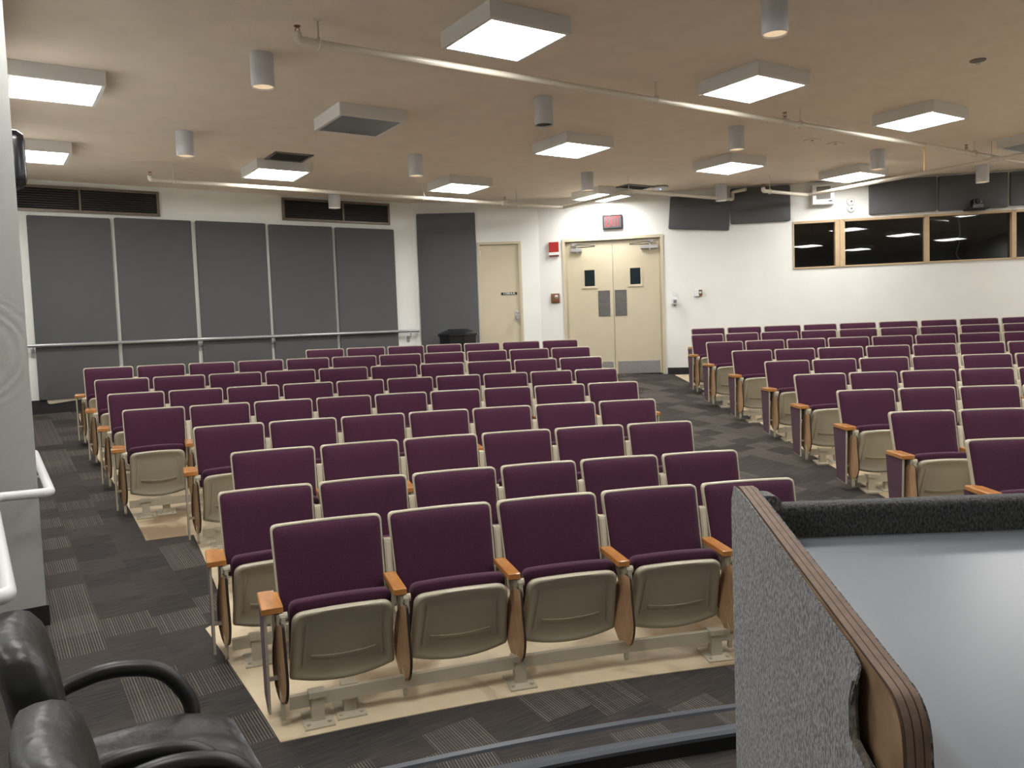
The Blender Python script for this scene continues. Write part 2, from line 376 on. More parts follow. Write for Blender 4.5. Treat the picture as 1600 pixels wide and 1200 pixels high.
# walls
sPA = (PA - A0).dot(AD)
DOOR1 = (1.045, 1.652, 0.80, 3.035); DOOR2 = (-1.475, 0.006, 0.80, 3.030)
WINS = [(1.985, 2.655, 2.44, 3.15), (2.70, 3.885, 2.44, 3.15), (3.885, 5.07, 2.44, 3.15), (5.07, 6.25, 2.44, 3.15)]
wall('wall_left', WA, sPA - 0.1, (B0 - A0).dot(AD) + 0.02, 0.3, ZC)
wall('wall_back', WB, 0.0, (B1 - B0).length, 0.3, ZC, [DOOR1])
sC1 = (9.6 - C0.x) / CD.x; sC0 = (B1 - C0).dot(CD)
wall('wall_right', WC, sC0, sC1, 0.3, ZC, [DOOR2, (1.985, 6.25, 2.44, 3.15)])
WL = W(CN, V); wall('wall_left', WL, 0.0, 6.56, -0.3, ZC, th=0.5)
WF = W(CN - U * 2.9, U); wall('wall_front', WF, 0.0, 2.9, -0.4, ZC, th=0.5)
c0 = CN - U * 2.9
wall('wall_front', W((c0.x, -2.6), (0, 1)), 0.0, c0.y + 2.6, -0.4, ZC)
wall('wall_front', W((9.6, -2.6), (-1, 0)), 0.0, 9.6 - c0.x, -0.4, ZC)
wall('wall_right', W((9.6, 11.74), (0, -1)), 0.0, 14.4, -0.4, ZC)
# black baseboards that follow the sloping floor
def baseboard(name, w, s0, s1, off=0.0, h=0.10, th=0.012, n=20, skip=()):
    mb = MB()
    for i in range(n):
        a = s0 + (s1 - s0) * i / n; b = s0 + (s1 - s0) * (i + 1) / n
        if any(x0 < (a + b) / 2 < x1 for x0, x1 in skip): continue
        P = []
        for t in (a, b):
            q0 = w.at(t, 0, 0); z = floorz(q0.x, q0.y); P += [[w.at(t, z - 0.01, 0.0), w.at(t, z - 0.01, th), w.at(t, z + h, th), w.at(t, z + h, 0.0)]]
        mb.rings(P, fan=False)
    return struct(mb.obj(name, M['black'], smooth=False))
baseboard('baseboard_left', WA, sPA, 2.55, h=0.17)
baseboard('baseboard_back', WB, 0.0, 0.98); baseboard('baseboard_back', WB, 1.71, 1.98, n=3)
baseboard('baseboard_right', WC, sC0, -1.54, n=3); baseboard('baseboard_right', WC, 0.075, 7.1, n=30)
baseboard('baseboard_left', WL, 0.0, 6.5, h=0.11); baseboard('baseboard_front', WF, 2.0, 2.9 + 0.012, h=0.11, n=4)
# curved curb strip between the lower floor and the seating floor
def arc_band(R0, R1, z0, z1, t0, t1, n=60):
    rs = []
    for i in range(n + 1):
        t = t0 + (t1 - t0) * i / n; rs.append([polar(R0, t, z0), polar(R1, t, z0), polar(R1, t, z1), polar(R0, t, z1)])
    return MB().rings(rs, fan=False)
t = meta(empty('curved_curb', polar(9.4, -12, LOWZ)), 'low curved carpeted kerb with grey nosings and a black riser in front of the seats', 'kerb')
def put(mb, name, m, parent, **k):                               # world-space mesh parented under an empty
    o = mb.obj(name, m, **k); bpy.context.view_layer.update(); o.parent = parent; o.matrix_parent_inverse = parent.matrix_world.inverted(); return o
bpy.context.view_layer.update()
ztread = rowz(9.45) - 0.002
put(arc_band(9.37, 9.53, LOWZ + 0.02, ztread, -40, 30), 'carpet_strip', M['carpet2'], t)
put(arc_band(9.352, 9.372, LOWZ, ztread - 0.02, -40, 30), 'riser', M['black'], t)
mbn = MB()
rs = []
for i in range(61):
    th_ = -40 + 70 * i / 60
    rs.append([polar(9.34, th_, ztread - 0.022), polar(9.395, th_, ztread - 0.022), polar(9.40, th_, ztread + 0.002), polar(9.385, th_, ztread + 0.007), polar(9.352, th_, ztread + 0.006), polar(9.338, th_, ztread - 0.006)])
mbn.rings(rs, fan=False); o = put(mbn, 'nosing', M['nosing'], t)
rs = []
for i in range(61):
    th_ = -40 + 70 * i / 60
    rs.append([polar(9.515, th_, ztread - 0.01), polar(9.555, th_, ztread - 0.01), polar(9.555, th_, ztread + 0.012), polar(9.545, th_, ztread + 0.017), polar(9.522, th_, ztread + 0.012)])
o = put(MB().rings(rs, fan=False), 'nosing', M['nosing'], t)

# ---------------- doors
def local(w, s, z, off=0.0): return w.at(s, z, off)
def wall_empty(name, w, s, z, off=0.0, **k): return empty(name, w.at(s, z, off), w.rz, **k)     # local x along wall, -y into the room
# single door 1
d1 = wall_empty('door_1', WB, (DOOR1[0] + DOOR1[1]) / 2, floorz(*WB.at(1.35)[:2]), kind='structure'); zb = d1.location.z
h1 = DOOR1[3] - zb; w1 = DOOR1[1] - DOOR1[0]
mb = MB(); mb.bbox((-w1 / 2, 0.02, 0.005), (w1 / 2, 0.06, h1 - 0.004)); mb.obj('door_leaf', M['doorpaint'], d1, smooth=False)
mb = MB()
for x0, x1, z0, z1 in ((-w1 / 2 - 0.04, -w1 / 2, 0, h1 + 0.04), (w1 / 2, w1 / 2 + 0.04, 0, h1 + 0.04), (-w1 / 2, w1 / 2, h1, h1 + 0.04)): mb.bbox((x0, -0.015, z0), (x1, 0.10, z1))
mb.obj('door_frame', M['doorpaint'], d1, smooth=False)
mb = MB(); mb.bbox((w1 / 2 - 0.085, 0.010, 1.813 - zb), (w1 / 2 - 0.032, 0.021, 1.995 - zb)); mb.lathe([(0.016, 0.012), (0.016, 0.0), (0.010, -0.004)], (w1 / 2 - 0.058, 0, 1.955 - zb), 14, 'Y')
lk = mb.obj('lock_plate', M['steel'], d1)
mb = MB(); mb.lathe([(0.012, 0.012), (0.012, -0.03), (0.027, -0.035), (0.030, -0.05), (0.022, -0.066)], (w1 / 2 - 0.058, 0, 1.875 - zb), 18, 'Y'); mb.obj('knob', M['steel'], lk)
for zz in (0.3, 1.12, 1.93):
    mb = MB(); mb.tube([(-w1 / 2, 0.012, zz - 0.06), (-w1 / 2, 0.012, zz + 0.06)], 0.009, 8); mb.obj('hinge', M['steel'], d1)
sg = wall_empty('room_sign', WB, 1.482, 2.258, -0.018, label='small black plate reading 1084A on the single cream door', cat='sign')
mb = MB(); mb.bbox((-0.128, -0.004, -0.021), (0.128, 0.0, 0.021)); mb.obj('plate', M['black'], sg, smooth=False)
text_mesh('lettering', '1084A', 0.052, M['white'], sg, (0, -0.005, 0), (PI / 2, 0, 0), 0.0006, 1.45)
# double door 2
d2 = wall_empty('door_2', WC, (DOOR2[0] + DOOR2[1]) / 2, floorz(*WC.at(-0.74)[:2]), kind='structure'); zb = d2.location.z; sm = (DOOR2[0] + DOOR2[1]) / 2
h2 = DOOR2[3] - zb; w2 = DOOR2[1] - DOOR2[0]
mb = MB()
for x0, x1, z0, z1 in ((-w2 / 2 - 0.042, -w2 / 2, 0, h2 + 0.045), (w2 / 2, w2 / 2 + 0.042, 0, h2 + 0.045), (-w2 / 2, w2 / 2, h2, h2 + 0.045)): mb.bbox((x0, -0.018, z0), (x1, 0.12, z1))
for x0, x1 in ((-w2 / 2, -w2 / 2 + 0.014), (w2 / 2 - 0.014, w2 / 2)): mb.bbox((x0, 0.03, 0), (x1, 0.12, h2))
mb.bbox((-w2 / 2, 0.05, h2 - 0.016), (w2 / 2, 0.12, h2))
mb.obj('door_frame', M['doorpaint'], d2, smooth=False)
for sgn in (-1, 1):
    a, b = (-w2 / 2 + 0.016, -0.003) if sgn < 0 else (0.003, w2 / 2 - 0.016)
    gx = (-1.101 - sm) if sgn < 0 else (-0.388 - sm)
    gz0, gz1 = (2.325 - zb, 2.578 - zb)
    leaf = MB(); y0, y1 = 0.035, 0.078
    for x0, x1, z0, z1 in ((a, gx - 0.082, 0.006, h2 - 0.018), (gx + 0.082, b, 0.006, h2 - 0.018), (gx - 0.082, gx + 0.082, 0.006, gz0), (gx - 0.082, gx + 0.082, gz1, h2 - 0.018)): leaf.bbox((x0, y0, z0), (x1, y1, z1))
    lf = leaf.obj('door_leaf', M['doorpaint'], d2, smooth=False)
    mb = MB(); q = 0.115
    for x0, x1, z0, z1 in ((gx - q, gx - 0.08, gz0 - 0.035, gz1 + 0.03), (gx + 0.08, gx + q, gz0 - 0.035, gz1 + 0.03), (gx - 0.08, gx + 0.08, gz0 - 0.035, gz0), (gx - 0.08, gx + 0.08, gz1, gz1 + 0.03)): mb.bbox((x0, 0.022, z0), (x1, 0.036, z1))
    mb.obj('vision_frame', M['doorpaint'], lf, smooth=False)
    mb = MB(); mb.bbox((gx - 0.082, 0.05, gz0), (gx + 0.082, 0.056, gz1)); mb.obj('vision_pane', M['glass'], lf, smooth=False)
    px = (-0.884 - sm) if sgn < 0 else (-0.622 - sm)
    mb = MB(); mb.bbox((px - 0.092, 0.029, 2.045 - zb), (px + 0.092, 0.0355, 2.246 - zb)); mb.bbox((px - 0.092, 0.029, 1.842 - zb), (px + 0.092, 0.0355, 2.040 - zb)); mb.obj('push_plate', M['darksteel'], lf, smooth=False)
    mb = MB(); mb.bbox((a + 0.04, 0.030, 0.012), (b - 0.03, 0.0355, 0.205)); mb.obj('kick_plate', M['steel'], lf, smooth=False)
    # closer body, shoe on the head frame and two arms
    cx = (a + 0.165) if sgn < 0 else (b - 0.155)
    mb = MB(); mb.box((cx, 0.0, h2 - 0.135), (0.26 if sgn > 0 else 0.17, 0.055, 0.05)); mb.lathe([(0.016, -0.045), (0.016, 0.045)], (cx + 0.01, 0.0, h2 - 0.135), 12, 'Z')
    cl = mb.obj('door_closer', M['steel'], lf, smooth=False)
    mb = MB(); mb.tube([(cx + 0.01, 0.0, h2 - 0.095), (cx - sgn * 0.30, -0.16, h2 - 0.105)], 0.009, 8); mb.tube([(cx - sgn * 0.30, -0.16, h2 - 0.09), (cx + sgn * 0.02, -0.02, h2 - 0.055)], 0.009, 8)
    mb.box((cx + sgn * 0.03, 0.0, h2 - 0.05), (0.08, 0.05, 0.04)); mb.obj('closer_arm', M['steel'], cl)
# dark corridor behind the door glass and booth behind the windows
mb = MB(); 
def backbox(w, s0, s1, z0, z1, d, off=-0.17):
    mbx = MB(); P = [w.at(s0, 0, off), w.at(s1, 0, off), w.at(s1, 0, off - d), w.at(s0, 0, off - d)]; tt = 0.05
    for a, b in ((P[1], P[2]), (P[2], P[3]), (P[3], P[0])):
        dd = (b - a).normalized(); nn = Vector((dd.y, -dd.x, 0)) * tt
        mbx.rings([[Vector((q.x, q.y, z0)) for q in (a, b, b + nn, a + nn)], [Vector((q.x, q.y, z1)) for q in (a, b, b + nn, a + nn)]], fan=False)
    for z, dz in ((z0, -tt), (z1, tt)): mbx.rings([[Vector((q.x, q.y, z)) for q in P], [Vector((q.x, q.y, z + dz)) for q in P]], fan=False)
    return mbx
struct(backbox(WC, -1.8, 0.3, 0.9, 3.3, 1.2).obj('wall_behind_door', M['corridor'], smooth=False))
cl_ = bpy.data.lights.new('corridor_lamp', 'POINT'); cl_.energy = 1.6; cl_.color = (0.85, 0.95, 1.0); cl_.shadow_soft_size = 0.15
clo = bpy.data.objects.new('corridor_lamp', cl_); COL.objects.link(clo); clo.location = WC.at(-0.75, 3.1, -0.75)
struct(backbox(WC, 1.8, 6.6, 1.9, 3.5, 2.2).obj('wall_behind_window', M['booth'], smooth=False))

# ---------------- windows (one frame and pane each)
for i, (s0, s1, z0, z1) in enumerate(WINS):
    wn = wall_empty('window_%d' % (i + 1), WC, (s0 + s1) / 2, z0, kind='structure'); hw = (s1 - s0) / 2; hh = z1 - z0; fw = 0.030
    mb = MB(); L = 0.015 if i == 0 else fw; R_ = fw + (0.035 if i == 0 else 0)
    for x0, x1, a, b in ((-hw, -hw + L, 0, hh), (hw - R_, hw, 0, hh), (-hw, hw, 0, 0.022), (-hw, hw, hh - 0.035, hh)): mb.bbox((x0, -0.02, a), (x1, 0.10, b))
    if i == 0: mb.bbox((hw + 0.004, -0.024, 0), (hw + 0.044, 0.10, hh)); mb.bbox((hw - 0.001, 0.0, 0), (hw + 0.005, 0.10, hh))
    mb.obj('window_frame', M['framewood'], wn, smooth=False)
    mb = MB(); mb.bbox((-hw + L, 0.055, 0.022), (hw - R_, 0.061, hh - 0.035)); mb.obj('window_pane', M['glass'], wn, smooth=False)
cb = meta(MB().tube([WC.at(4.352, 3.085, -0.09), WC.at(4.372, 2.9, -0.09), WC.at(4.365, 2.72, -0.09), WC.at(4.32, 2.57, -0.09), WC.at(4.345, 2.50, -0.09), WC.at(4.38, 2.47, -0.09)], 0.011, 8).obj('window_cable', M['cable']),
     'white cable hanging down behind the third window pane', 'cable')

# ---------------- acoustic panels
def apanel(w, s0, s1, z0, z1, label, th=0.05, group=None, tilt=0.0, rnd=0.02, back=False):
    t = wall_empty('acoustic_panel', w, (s0 + s1) / 2, z0, 0.004, label=label, cat='acoustic panel', group=group)
    hw, hh = (s1 - s0) / 2, (z1 - z0)
    poly = dens(roundpoly([(-hw, 0), (hw, 0), (hw, hh), (-hw, hh)], rnd, 3), 0.25)
    R = Matrix.Rotation(tilt, 4, 'Y')
    fn = lambda x, z, d: R @ Vector((x, -d, z))
    mb = MB(); pad(mb, poly, fn, [(0, 0.003), (0, th - 0.012), (0.003, th - 0.004), (0.012, th)], inner=(0.5,)); mb.obj('fabric_face', M['acoustic'], t)
    mb = MB(); pad(mb, inset(poly, 0.006), fn, [(0, 0.0), (0, 0.0035)], inner=(0.5,)); mb.obj('backing_board', M['beige'], t)
    return t
G = 'tall grey fabric panels on the left wall'
A_lab = ['tall grey fabric wall panel at the far left, its bottom corner hanging loose', 'tall grey fabric wall panel, second from the left on the left wall', 'middle tall grey fabric wall panel of the five above the long handrail',
         'tall grey fabric wall panel under the left half of the right louvre vent', 'tall grey fabric wall panel at the right end of the five, beside bare white wall']
for (s0, s1, z1, z0), lab in zip([(-2.67, -1.747, 3.282, 1.02), (-1.70, -0.762, 3.295, 1.02), (-0.704, 0.238, 3.30, 1.02), (0.283, 1.222, 3.292, 1.02), (1.271, 2.216, 3.288, 1.02)], A_lab):
    t = apanel(WA, s0, s1, z0, z1, lab, group=G)
# loose backing corner under the first panel
lbk = MB(); lbk.prism(roundpoly([(-0.38, 0.08), (-0.38, -0.06), (0.0, -0.02), (0.46, 0.06), (0.46, 0.09)], [0.0, 0.05, 0.05, 0.01, 0.0], 4), 0.01, 0.03, lambda x, z, d: Vector((x, -d, z)))
first = [o for o in bpy.data.objects if o.get('label') == A_lab[0]][0]; lbk.obj('loose_backing', M['beige'], first)
apanel(WB, 0.07, 0.985, 1.0, 3.54, 'tall dark grey fabric panel between the left wall and the single cream door')
apanel(WC, 0.135, 1.045, 3.11, 3.60, 'small crooked grey fabric panel on the wall right of the EXIT sign', tilt=math.radians(4.6))
apanel(WC, 1.075, 1.947, 3.165, 3.70, 'small straight grey fabric panel just left of the white wall unit', rnd=0.03)
apanel(WC, 3.073, 4.010, 3.190, 3.69, 'wide grey fabric panel above the second window from the left')
apanel(WC, 4.037, 4.976, 3.185, 3.69, 'wide grey fabric panel behind the black camera, above the third window')
apanel(WC, 5.011, 5.95, 3.205, 3.69, 'wide grey fabric panel at the right edge above the last window')

# ---------------- louvre vents on the left wall
def louvre(s0, s1, z0, z1, label, mid):
    t = wall_empty('louvre_vent', WA, (s0 + s1) / 2, z0, 0.002, label=label, cat='vent', group='black louvre vents high on the left wall'); hw, hh = (s1 - s0) / 2, z1 - z0; q = 0.032
    mb = MB()
    for x0, x1, a, b in ((-hw, hw, 0, q), (-hw, hw, hh - q, hh), (-hw, -hw + q, 0, hh), (hw - q, hw, 0, hh), (mid - 0.012, mid + 0.012, 0, hh)): mb.bbox((x0, -0.035, a), (x1, 0, b))
    mb.obj('vent_frame', M['bronze'], t, smooth=False)
    mb = MB(); mb.bbox((-hw + q, -0.006, q), (hw - q, -0.001, hh - q)); mb.obj('mesh_screen', M['blackmetal'], t, smooth=False)
    n = 9
    mb = MB()
    for k in range(n): zc = q + (hh - 2 * q) * (k + 0.5) / n; mb.box((0, -0.016, zc), (2 * (hw - q), 0.018, 0.003), Matrix.Rotation(math.radians(35), 3, 'X'))
    mb.obj('slats', M['blackmetal'], t, smooth=False)
louvre(-2.95, -1.142, 3.335, 3.655, 'long black louvre vent in the top left corner of the left wall', -0.03)
louvre(0.500, 2.168, 3.36, 3.68, 'long black louvre vent nearest the back corner of the left wall', 0.08)

# ---------------- long handrail on the left wall
t = wall_empty('handrail', WA, 0.0, 1.70, label='long silver handrail in front of the five tall grey wall panels', cat='handrail')
mb = MB(); mb.tube([(sPA + 0.02, -0.10, -0.01), (2.50, -0.10, 0.025), (2.53, -0.095, 0.025), (2.548, -0.07, 0.02), (2.55, -0.055, 0.018)], 0.022, 14); mb.obj('rail', M['alu'], t)
for s in (-2.7, -0.725, 0.262, 2.40):
    mb = MB(); mb.tube([(s, -0.10, -0.005), (s, -0.10, -0.055), (s, -0.06, -0.085), (s, -0.008, -0.09)], 0.009, 8); mb.bbox((s - 0.022, -0.010, -0.15), (s + 0.022, 0.0, -0.05)); mb.obj('bracket', M['alu'], t)

# ---------------- litter bin in front of the back wall
bl = WB.at(0.645, 0, 0.42); bz = floorz(bl.x, bl.y)
t = meta(empty('litter_bin', (bl.x, bl.y, bz), PI / 8), 'black octagonal litter bin with a raised dome lid beside the single door', 'bin')
mb = MB(); mb.lathe([(0.25, 0.0), (0.28, 0.02), (0.30, 0.70)], seg=8); mb.obj('bin_body', M['blackgloss'], t, ang=20)
mb = MB(); mb.lathe([(0.31, 0.70), (0.325, 0.705), (0.325, 0.735), (0.31, 0.745), (0.20, 0.79), (0.17, 0.79), (0.17, 0.803), (0.155, 0.808)], seg=8); mb.obj('lid', M['blackgloss'], t, ang=20)

# ---------------- wall devices on the back right wall
t = wall_empty('exit_sign', WC, -0.716, 3.30, 0.0, label='dark EXIT sign with red letters above the double doors', cat='exit sign')
mb = MB(); pad(mb, roundpoly([(-0.155, -0.107), (0.155, -0.107), (0.155, 0.107), (-0.155, 0.107)], 0.012, 3), lambda x, z, d: Vector((x, -d, z)), [(0, 0.0), (0, 0.05), (0.004, 0.055), (0.016, 0.055), (0.018, 0.048)], (0.5,)); mb.obj('housing', M['blackgloss'], t)
mb = MB(); mb.bbox((-0.136, -0.0515, -0.088), (0.136, -0.047, 0.088)); mb.obj('face', M['exitface'], t, smooth=False)
text_mesh('lettering', 'EXIT', 0.225, M['redlit'], t, (0, -0.053, 0.0), (PI / 2, 0, 0), 0.0008, 0.50)
t = wall_empty('fire_alarm', WC, -1.647, 2.93, 0.0, label='red fire alarm strobe with white base on the wall left of the double doors', cat='fire alarm')
mb = MB(); mb.bbox((-0.077, -0.045, -0.05), (0.077, 0, 0.108)); mb.bbox((-0.072, -0.05, -0.045), (0.072, -0.044, 0.10)); mb.obj('housing', M['red'], t, smooth=False)
mb = MB(); mb.bbox((-0.072, -0.055, -0.098), (0.072, 0, -0.052)); mb.obj('strobe_lens', M['white'], t, smooth=False)
mb = MB(); mb.bbox((-0.077, -0.04, -0.112), (0.077, 0, -0.098)); mb.obj('base_strip', M['red'], t, smooth=False)
t = wall_empty('switch_box', WC, -1.649, 2.158, 0.0, label='small square brown box with a chrome knob beside the double doors', cat='switch')
mb = MB(); pad(mb, roundpoly([(-0.068, -0.073), (0.068, -0.073), (0.068, 0.073), (-0.068, 0.073)], 0.006, 2), lambda x, z, d: Vector((x, -d, z)), [(0, 0), (0, 0.032), (0.006, 0.037)], (0.5,)); mb.obj('box', M['brownbox'], t)
mb = MB(); mb.lathe([(0.03, -0.036), (0.03, -0.042), (0.014, -0.044), (0.014, -0.07), (0.009, -0.075)], (0.018, 0, 0.02), 16, 'Y'); mb.obj('knob', M['steel'], t)
t = wall_empty('sanitizer_dispenser', WC, 0.205, 2.03, 0.0, label='small white dispenser with grey window right of the double doors', cat='dispenser')
mb = MB(); pad(mb, roundpoly([(-0.038, -0.05), (0.038, -0.05), (0.038, 0.055), (-0.038, 0.055)], 0.012, 3), lambda x, z, d: Vector((x, -d, z)), [(0, 0), (0, 0.07), (0.008, 0.08)], (0.5,)); mb.obj('body', M['white'], t)
mb = MB(); mb.bbox((-0.02, -0.0825, -0.03), (0.028, -0.079, 0.02)); mb.obj('refill_window', M['ventgrey'], t, smooth=False)
mb = MB(); mb.bbox((-0.018, -0.06, -0.075), (0.018, -0.02, -0.05)); mb.obj('nozzle', M['ventgrey'], t, smooth=False)
mb = MB(); mb.bbox((-0.034, -0.014, 0.085), (0.034, 0, 0.15)); mb.obj('wall_plate', M['white'], t, smooth=False)
t = wall_empty('thermostat', WC, 0.562, 2.142, 0.0, label='small white and brown thermostat box on the white wall above the right seats', cat='thermostat')
mb = MB(); mb.bbox((-0.058, -0.05, -0.05), (0.01, 0, 0.04)); mb.obj('housing', M['white'], t, smooth=False)
mb = MB(); mb.bbox((0.008, -0.045, -0.045), (0.060, 0, 0.048)); mb.obj('dial_box', M['brownbox'], t, smooth=False)
mb = MB(); mb.lathe([(0.018, -0.045), (0.018, -0.056)], (0.034, 0, 0.008), 14, 'Y'); mb.obj('dial', M['white'], t)
t = wall_empty('speaker_box', WC, 2.406, 3.37, 0.0, label='white boxed unit with grey grille hung near the ceiling left of the windows', cat='speaker')
mb = MB(); pad(mb, roundpoly([(-0.157, 0), (0.157, 0), (0.157, 0.29), (-0.157, 0.29)], 0.01, 2), lambda x, z, d: Vector((x, -d, z)), [(0, 0), (0, 0.13), (0.006, 0.136)], (0.5,)); mb.obj('housing', M['white'], t)
mb = MB(); mb.bbox((-0.10, -0.14, 0.075), (0.10, -0.134, 0.26)); mb.obj('grille', M['ventgrey'], t, smooth=False)
mb = MB(); mb.bbox((0.075, -0.1395, 0.035), (0.125, -0.134, 0.055)); mb.obj('badge', M['black'], t, smooth=False)
t = wall_empty('emergency_light', WC, 2.815, 3.35, 0.0, label='twin round grey emergency lamp heads on the wall above the first two windows', cat='emergency light')
for zz, r in ((0.05, 0.058), (-0.055, 0.05)):
    mb = MB(); mb.lathe([(r, 0), (r, -0.03), (r * 0.9, -0.045), (r * 0.8, -0.04)], (0, 0, zz), 20, 'Y'); hd = mb.obj('lamp_head', M['fixture'], t)
    mb = MB(); mb.lathe([(0.012, -0.038), (0.012, -0.052)], (0.006, 0, zz), 10, 'Y'); mb.obj('bulb', M['black'], hd)
# camera on a small black shelf
t = wall_empty('ptz_camera', WC, 4.51, 3.185, 0.055, label='black camera with a round lens standing on a thin shelf above the third window', cat='camera')
mb = MB(); mb.bbox((-0.07, -0.16, 0.0), (0.07, -0.02, 0.045)); mb.obj('base', M['blackgloss'], t, smooth=False)
mb = MB(); pad(mb, roundpoly([(-0.06, 0.045), (0.06, 0.045), (0.06, 0.13), (-0.06, 0.13)], 0.03, 4), lambda x, z, d: Vector((x, -0.02 - d, z)), [(0.004, 0), (0, 0.01), (0, 0.12), (0.006, 0.13)], (0.5,)); hd = mb.obj('head', M['blackgloss'], t)
mb = MB(); mb.lathe([(0.034, -0.15), (0.034, -0.175), (0.026, -0.178)], (0, 0, 0.088), 18, 'Y'); mb.obj('lens', M['black'], hd)
t = wall_empty('camera_shelf', WC, 4.525, 3.165, 0.0, label='thin black shelf carrying the camera above the third window', cat='shelf')
mb = MB(); mb.bbox((-0.14, -0.24, 0.0), (0.14, -0.001, 0.018)); mb.bbox((-0.14, -0.24, 0.018), (-0.09, -0.2, 0.03)); mb.obj('shelf_board', M['black'], t, smooth=False)

# dark horn on the hidden wall past the near left corner
t = empty('horn_speaker', WL.at(1.0, 2.66, 0.0), WL.rz, label='dark rounded wall speaker peeking past the edge of the white left wall', cat='speaker')
mb = MB(); pad(mb, roundpoly([(-0.10, 0.0), (0.10, 0.0), (0.10, 0.36), (-0.10, 0.36)], 0.07, 5), lambda x, z, d: Vector((x, -d, z)), [(0.01, 0.0), (0, 0.02), (0, 0.07), (0.02, 0.105), (0.05, 0.115)], (0.5,)); mb.obj('cabinet', M['blackgloss'], t)
mb = MB(); mb.bbox((-0.03, -0.03, 0.36), (0.03, -0.001, 0.40)); mb.obj('bracket', M['steel'], t, smooth=False)

# ---------------- near handrail, wrapping the end of the left wall
rz_ = 0.91
def path_round(pts, r, seg=6):
    out = [Vector(pts[0])]
    for i in range(1, len(pts) - 1):
        p0, p, p1 = Vector(pts[i - 1]), Vector(pts[i]), Vector(pts[i + 1]); a = (p0 - p); b = (p1 - p); ra = min(r, a.length * 0.45, b.length * 0.45); A_ = p + a.normalized() * ra; B_ = p + b.normalized() * ra
        for k in range(seg + 1): q = k / seg; out.append(A_ * (1 - q) ** 2 + p * 2 * q * (1 - q) + B_ * q * q)
    out.append(Vector(pts[-1])); return out
t = meta(empty('handrail', (-2.40, 4.20, 0.0)), 'thick silver tube handrail bending around the white wall end at the left edge', 'handrail')
bpy.context.view_layer.update()
ph = path_round([(-3.38, 5.76, rz_ + 0.0), (-2.415, 4.23, rz_ - 0.015), (-2.60, 4.04, rz_), (-1.53, 2.42, rz_ - 0.01), (-1.95, 2.12, rz_ - 0.01), (-2.2, 1.95, rz_ - 0.01)], 0.05)
put(MB().tube(ph, 0.024, 16), 'rail', M['railnear'], t)
for x, y in ((-2.35, 3.66), (-1.83, 2.87)):
    put(MB().tube([(x, y, rz_ - 0.02), (x, y, LOWZ if math.hypot(x - CX, y - CY) < 9.4 else floorz(x, y))], 0.02, 12), 'post', M['railnear'], t) if False else None
put(MB().tube([(-3.0, 5.16, rz_ - 0.01), (-3.0, 5.16, rz_ - 0.07), (-3.08, 5.12, rz_ - 0.09)], 0.01, 8), 'bracket', M['railnear'], t)
put(MB().tube([(-2.2, 1.95, rz_ - 0.01), (-2.2, 1.95, LOWZ)], 0.024, 14), 'post', M['railnear'], t)

# ================================================================== CEILING
LO = Vector((0.0403, 5.7235)); SP = 2.506
uang = math.atan2(U.y, U.x)
def sq_light(i, j, lit, label, shift=(0, 0)):
    c = LO + U * (SP * i) + V * (SP * j) + Vector(shift)
    t = meta(empty('ceiling_light', (c.x, c.y, ZC), uang), label, 'ceiling light', 'square surface ceiling lights')
    hw, dp = 0.322, 0.112
    mb = MB()
    for x0, x1, y0, y1 in ((-hw, hw, -hw, -hw + 0.03), (-hw, hw, hw - 0.03, hw), (-hw, -hw + 0.03, -hw + 0.03, hw - 0.03), (hw - 0.03, hw, -hw + 0.03, hw - 0.03)): mb.bbox((x0, y0, -dp), (x1, y1, -0.0005))
    mb.bbox((-hw + 0.03, -hw + 0.03, -0.02), (hw - 0.03, hw - 0.03, -0.001))
    mb.obj('housing', M['fixture'], t, smooth=False)
    mb = MB(); q = hw - 0.031; mb.bbox((-q, -q, -dp + 0.004), (q, q, -dp + 0.010)); mb.obj('diffuser', M['diff' if lit else 'diffoff'], t, smooth=False)
sq_light(0, 0, True, 'largest lit square ceiling light, at the top centre of the view')
sq_light(1, 0, True, 'lit square ceiling light above the long pipe, right of the largest one')
sq_light(2, 0, True, 'lit square ceiling light above the long pipe at the right')
sq_light(3, 0, False, 'unlit square ceiling light cut off by the right edge')
sq_light(0, 1, False, 'unlit grey square ceiling light left of the centre')
sq_light(1, 1, True, 'lit square ceiling light in the centre, right under the dark downlight')
sq_light(2, 1, True, 'lit square ceiling light just under the downlight at centre right')
sq_light(3, 1, True, 'lit square ceiling light in front of the grey panels over the windows', shift=(-0.11, -0.38))
sq_light(0, 2, True, 'lit square ceiling light beside the left ceiling grille')
sq_light(1, 2, True, 'lit square ceiling light above the tall grey panel near the single door')
sq_light(2, 2, True, 'lit square ceiling light hanging before the EXIT sign, crossed by a pipe', shift=(-0.03, -0.15))
sq_light(-1, 1, True, 'large lit square ceiling light cut by the white wall at the upper left')
sq_light(-1, 2, True, 'smaller lit square ceiling light by the left edge near the louvre vent')
sq_light(-1, 0, True, 'lit square ceiling light just above the upper left of the view')
sq_light(0, -1, True, 'lit square ceiling light above the lectern, out of view')
sq_light(1, -1, True, 'lit square ceiling light above the front right seats, out of view')
sq_light(2, -1, True, 'lit square ceiling light by the right wall, out of view')
sq_light(3, -1, True, 'lit square ceiling light far to the right, out of view')
sq_light(1, -2, True, 'lit square ceiling light over the front of the right block, out of view')
sq_light(2, -2, True, 'lit square ceiling light over the right side of the stage, out of view')
sq_light(1, -3, True, 'lit square ceiling light behind and right of the lectern, out of view')
sq_light(2, -3, True, 'lit square ceiling light at the far right of the stage, out of view')
sq_light(-2, 0, True, 'lit square ceiling light beside the white wall end, out of view')
sq_light(-2, -1, True, 'lit square ceiling light above the thick handrail, out of view')
sq_light(4, 0, True, 'lit square ceiling light by the right end wall, out of view')
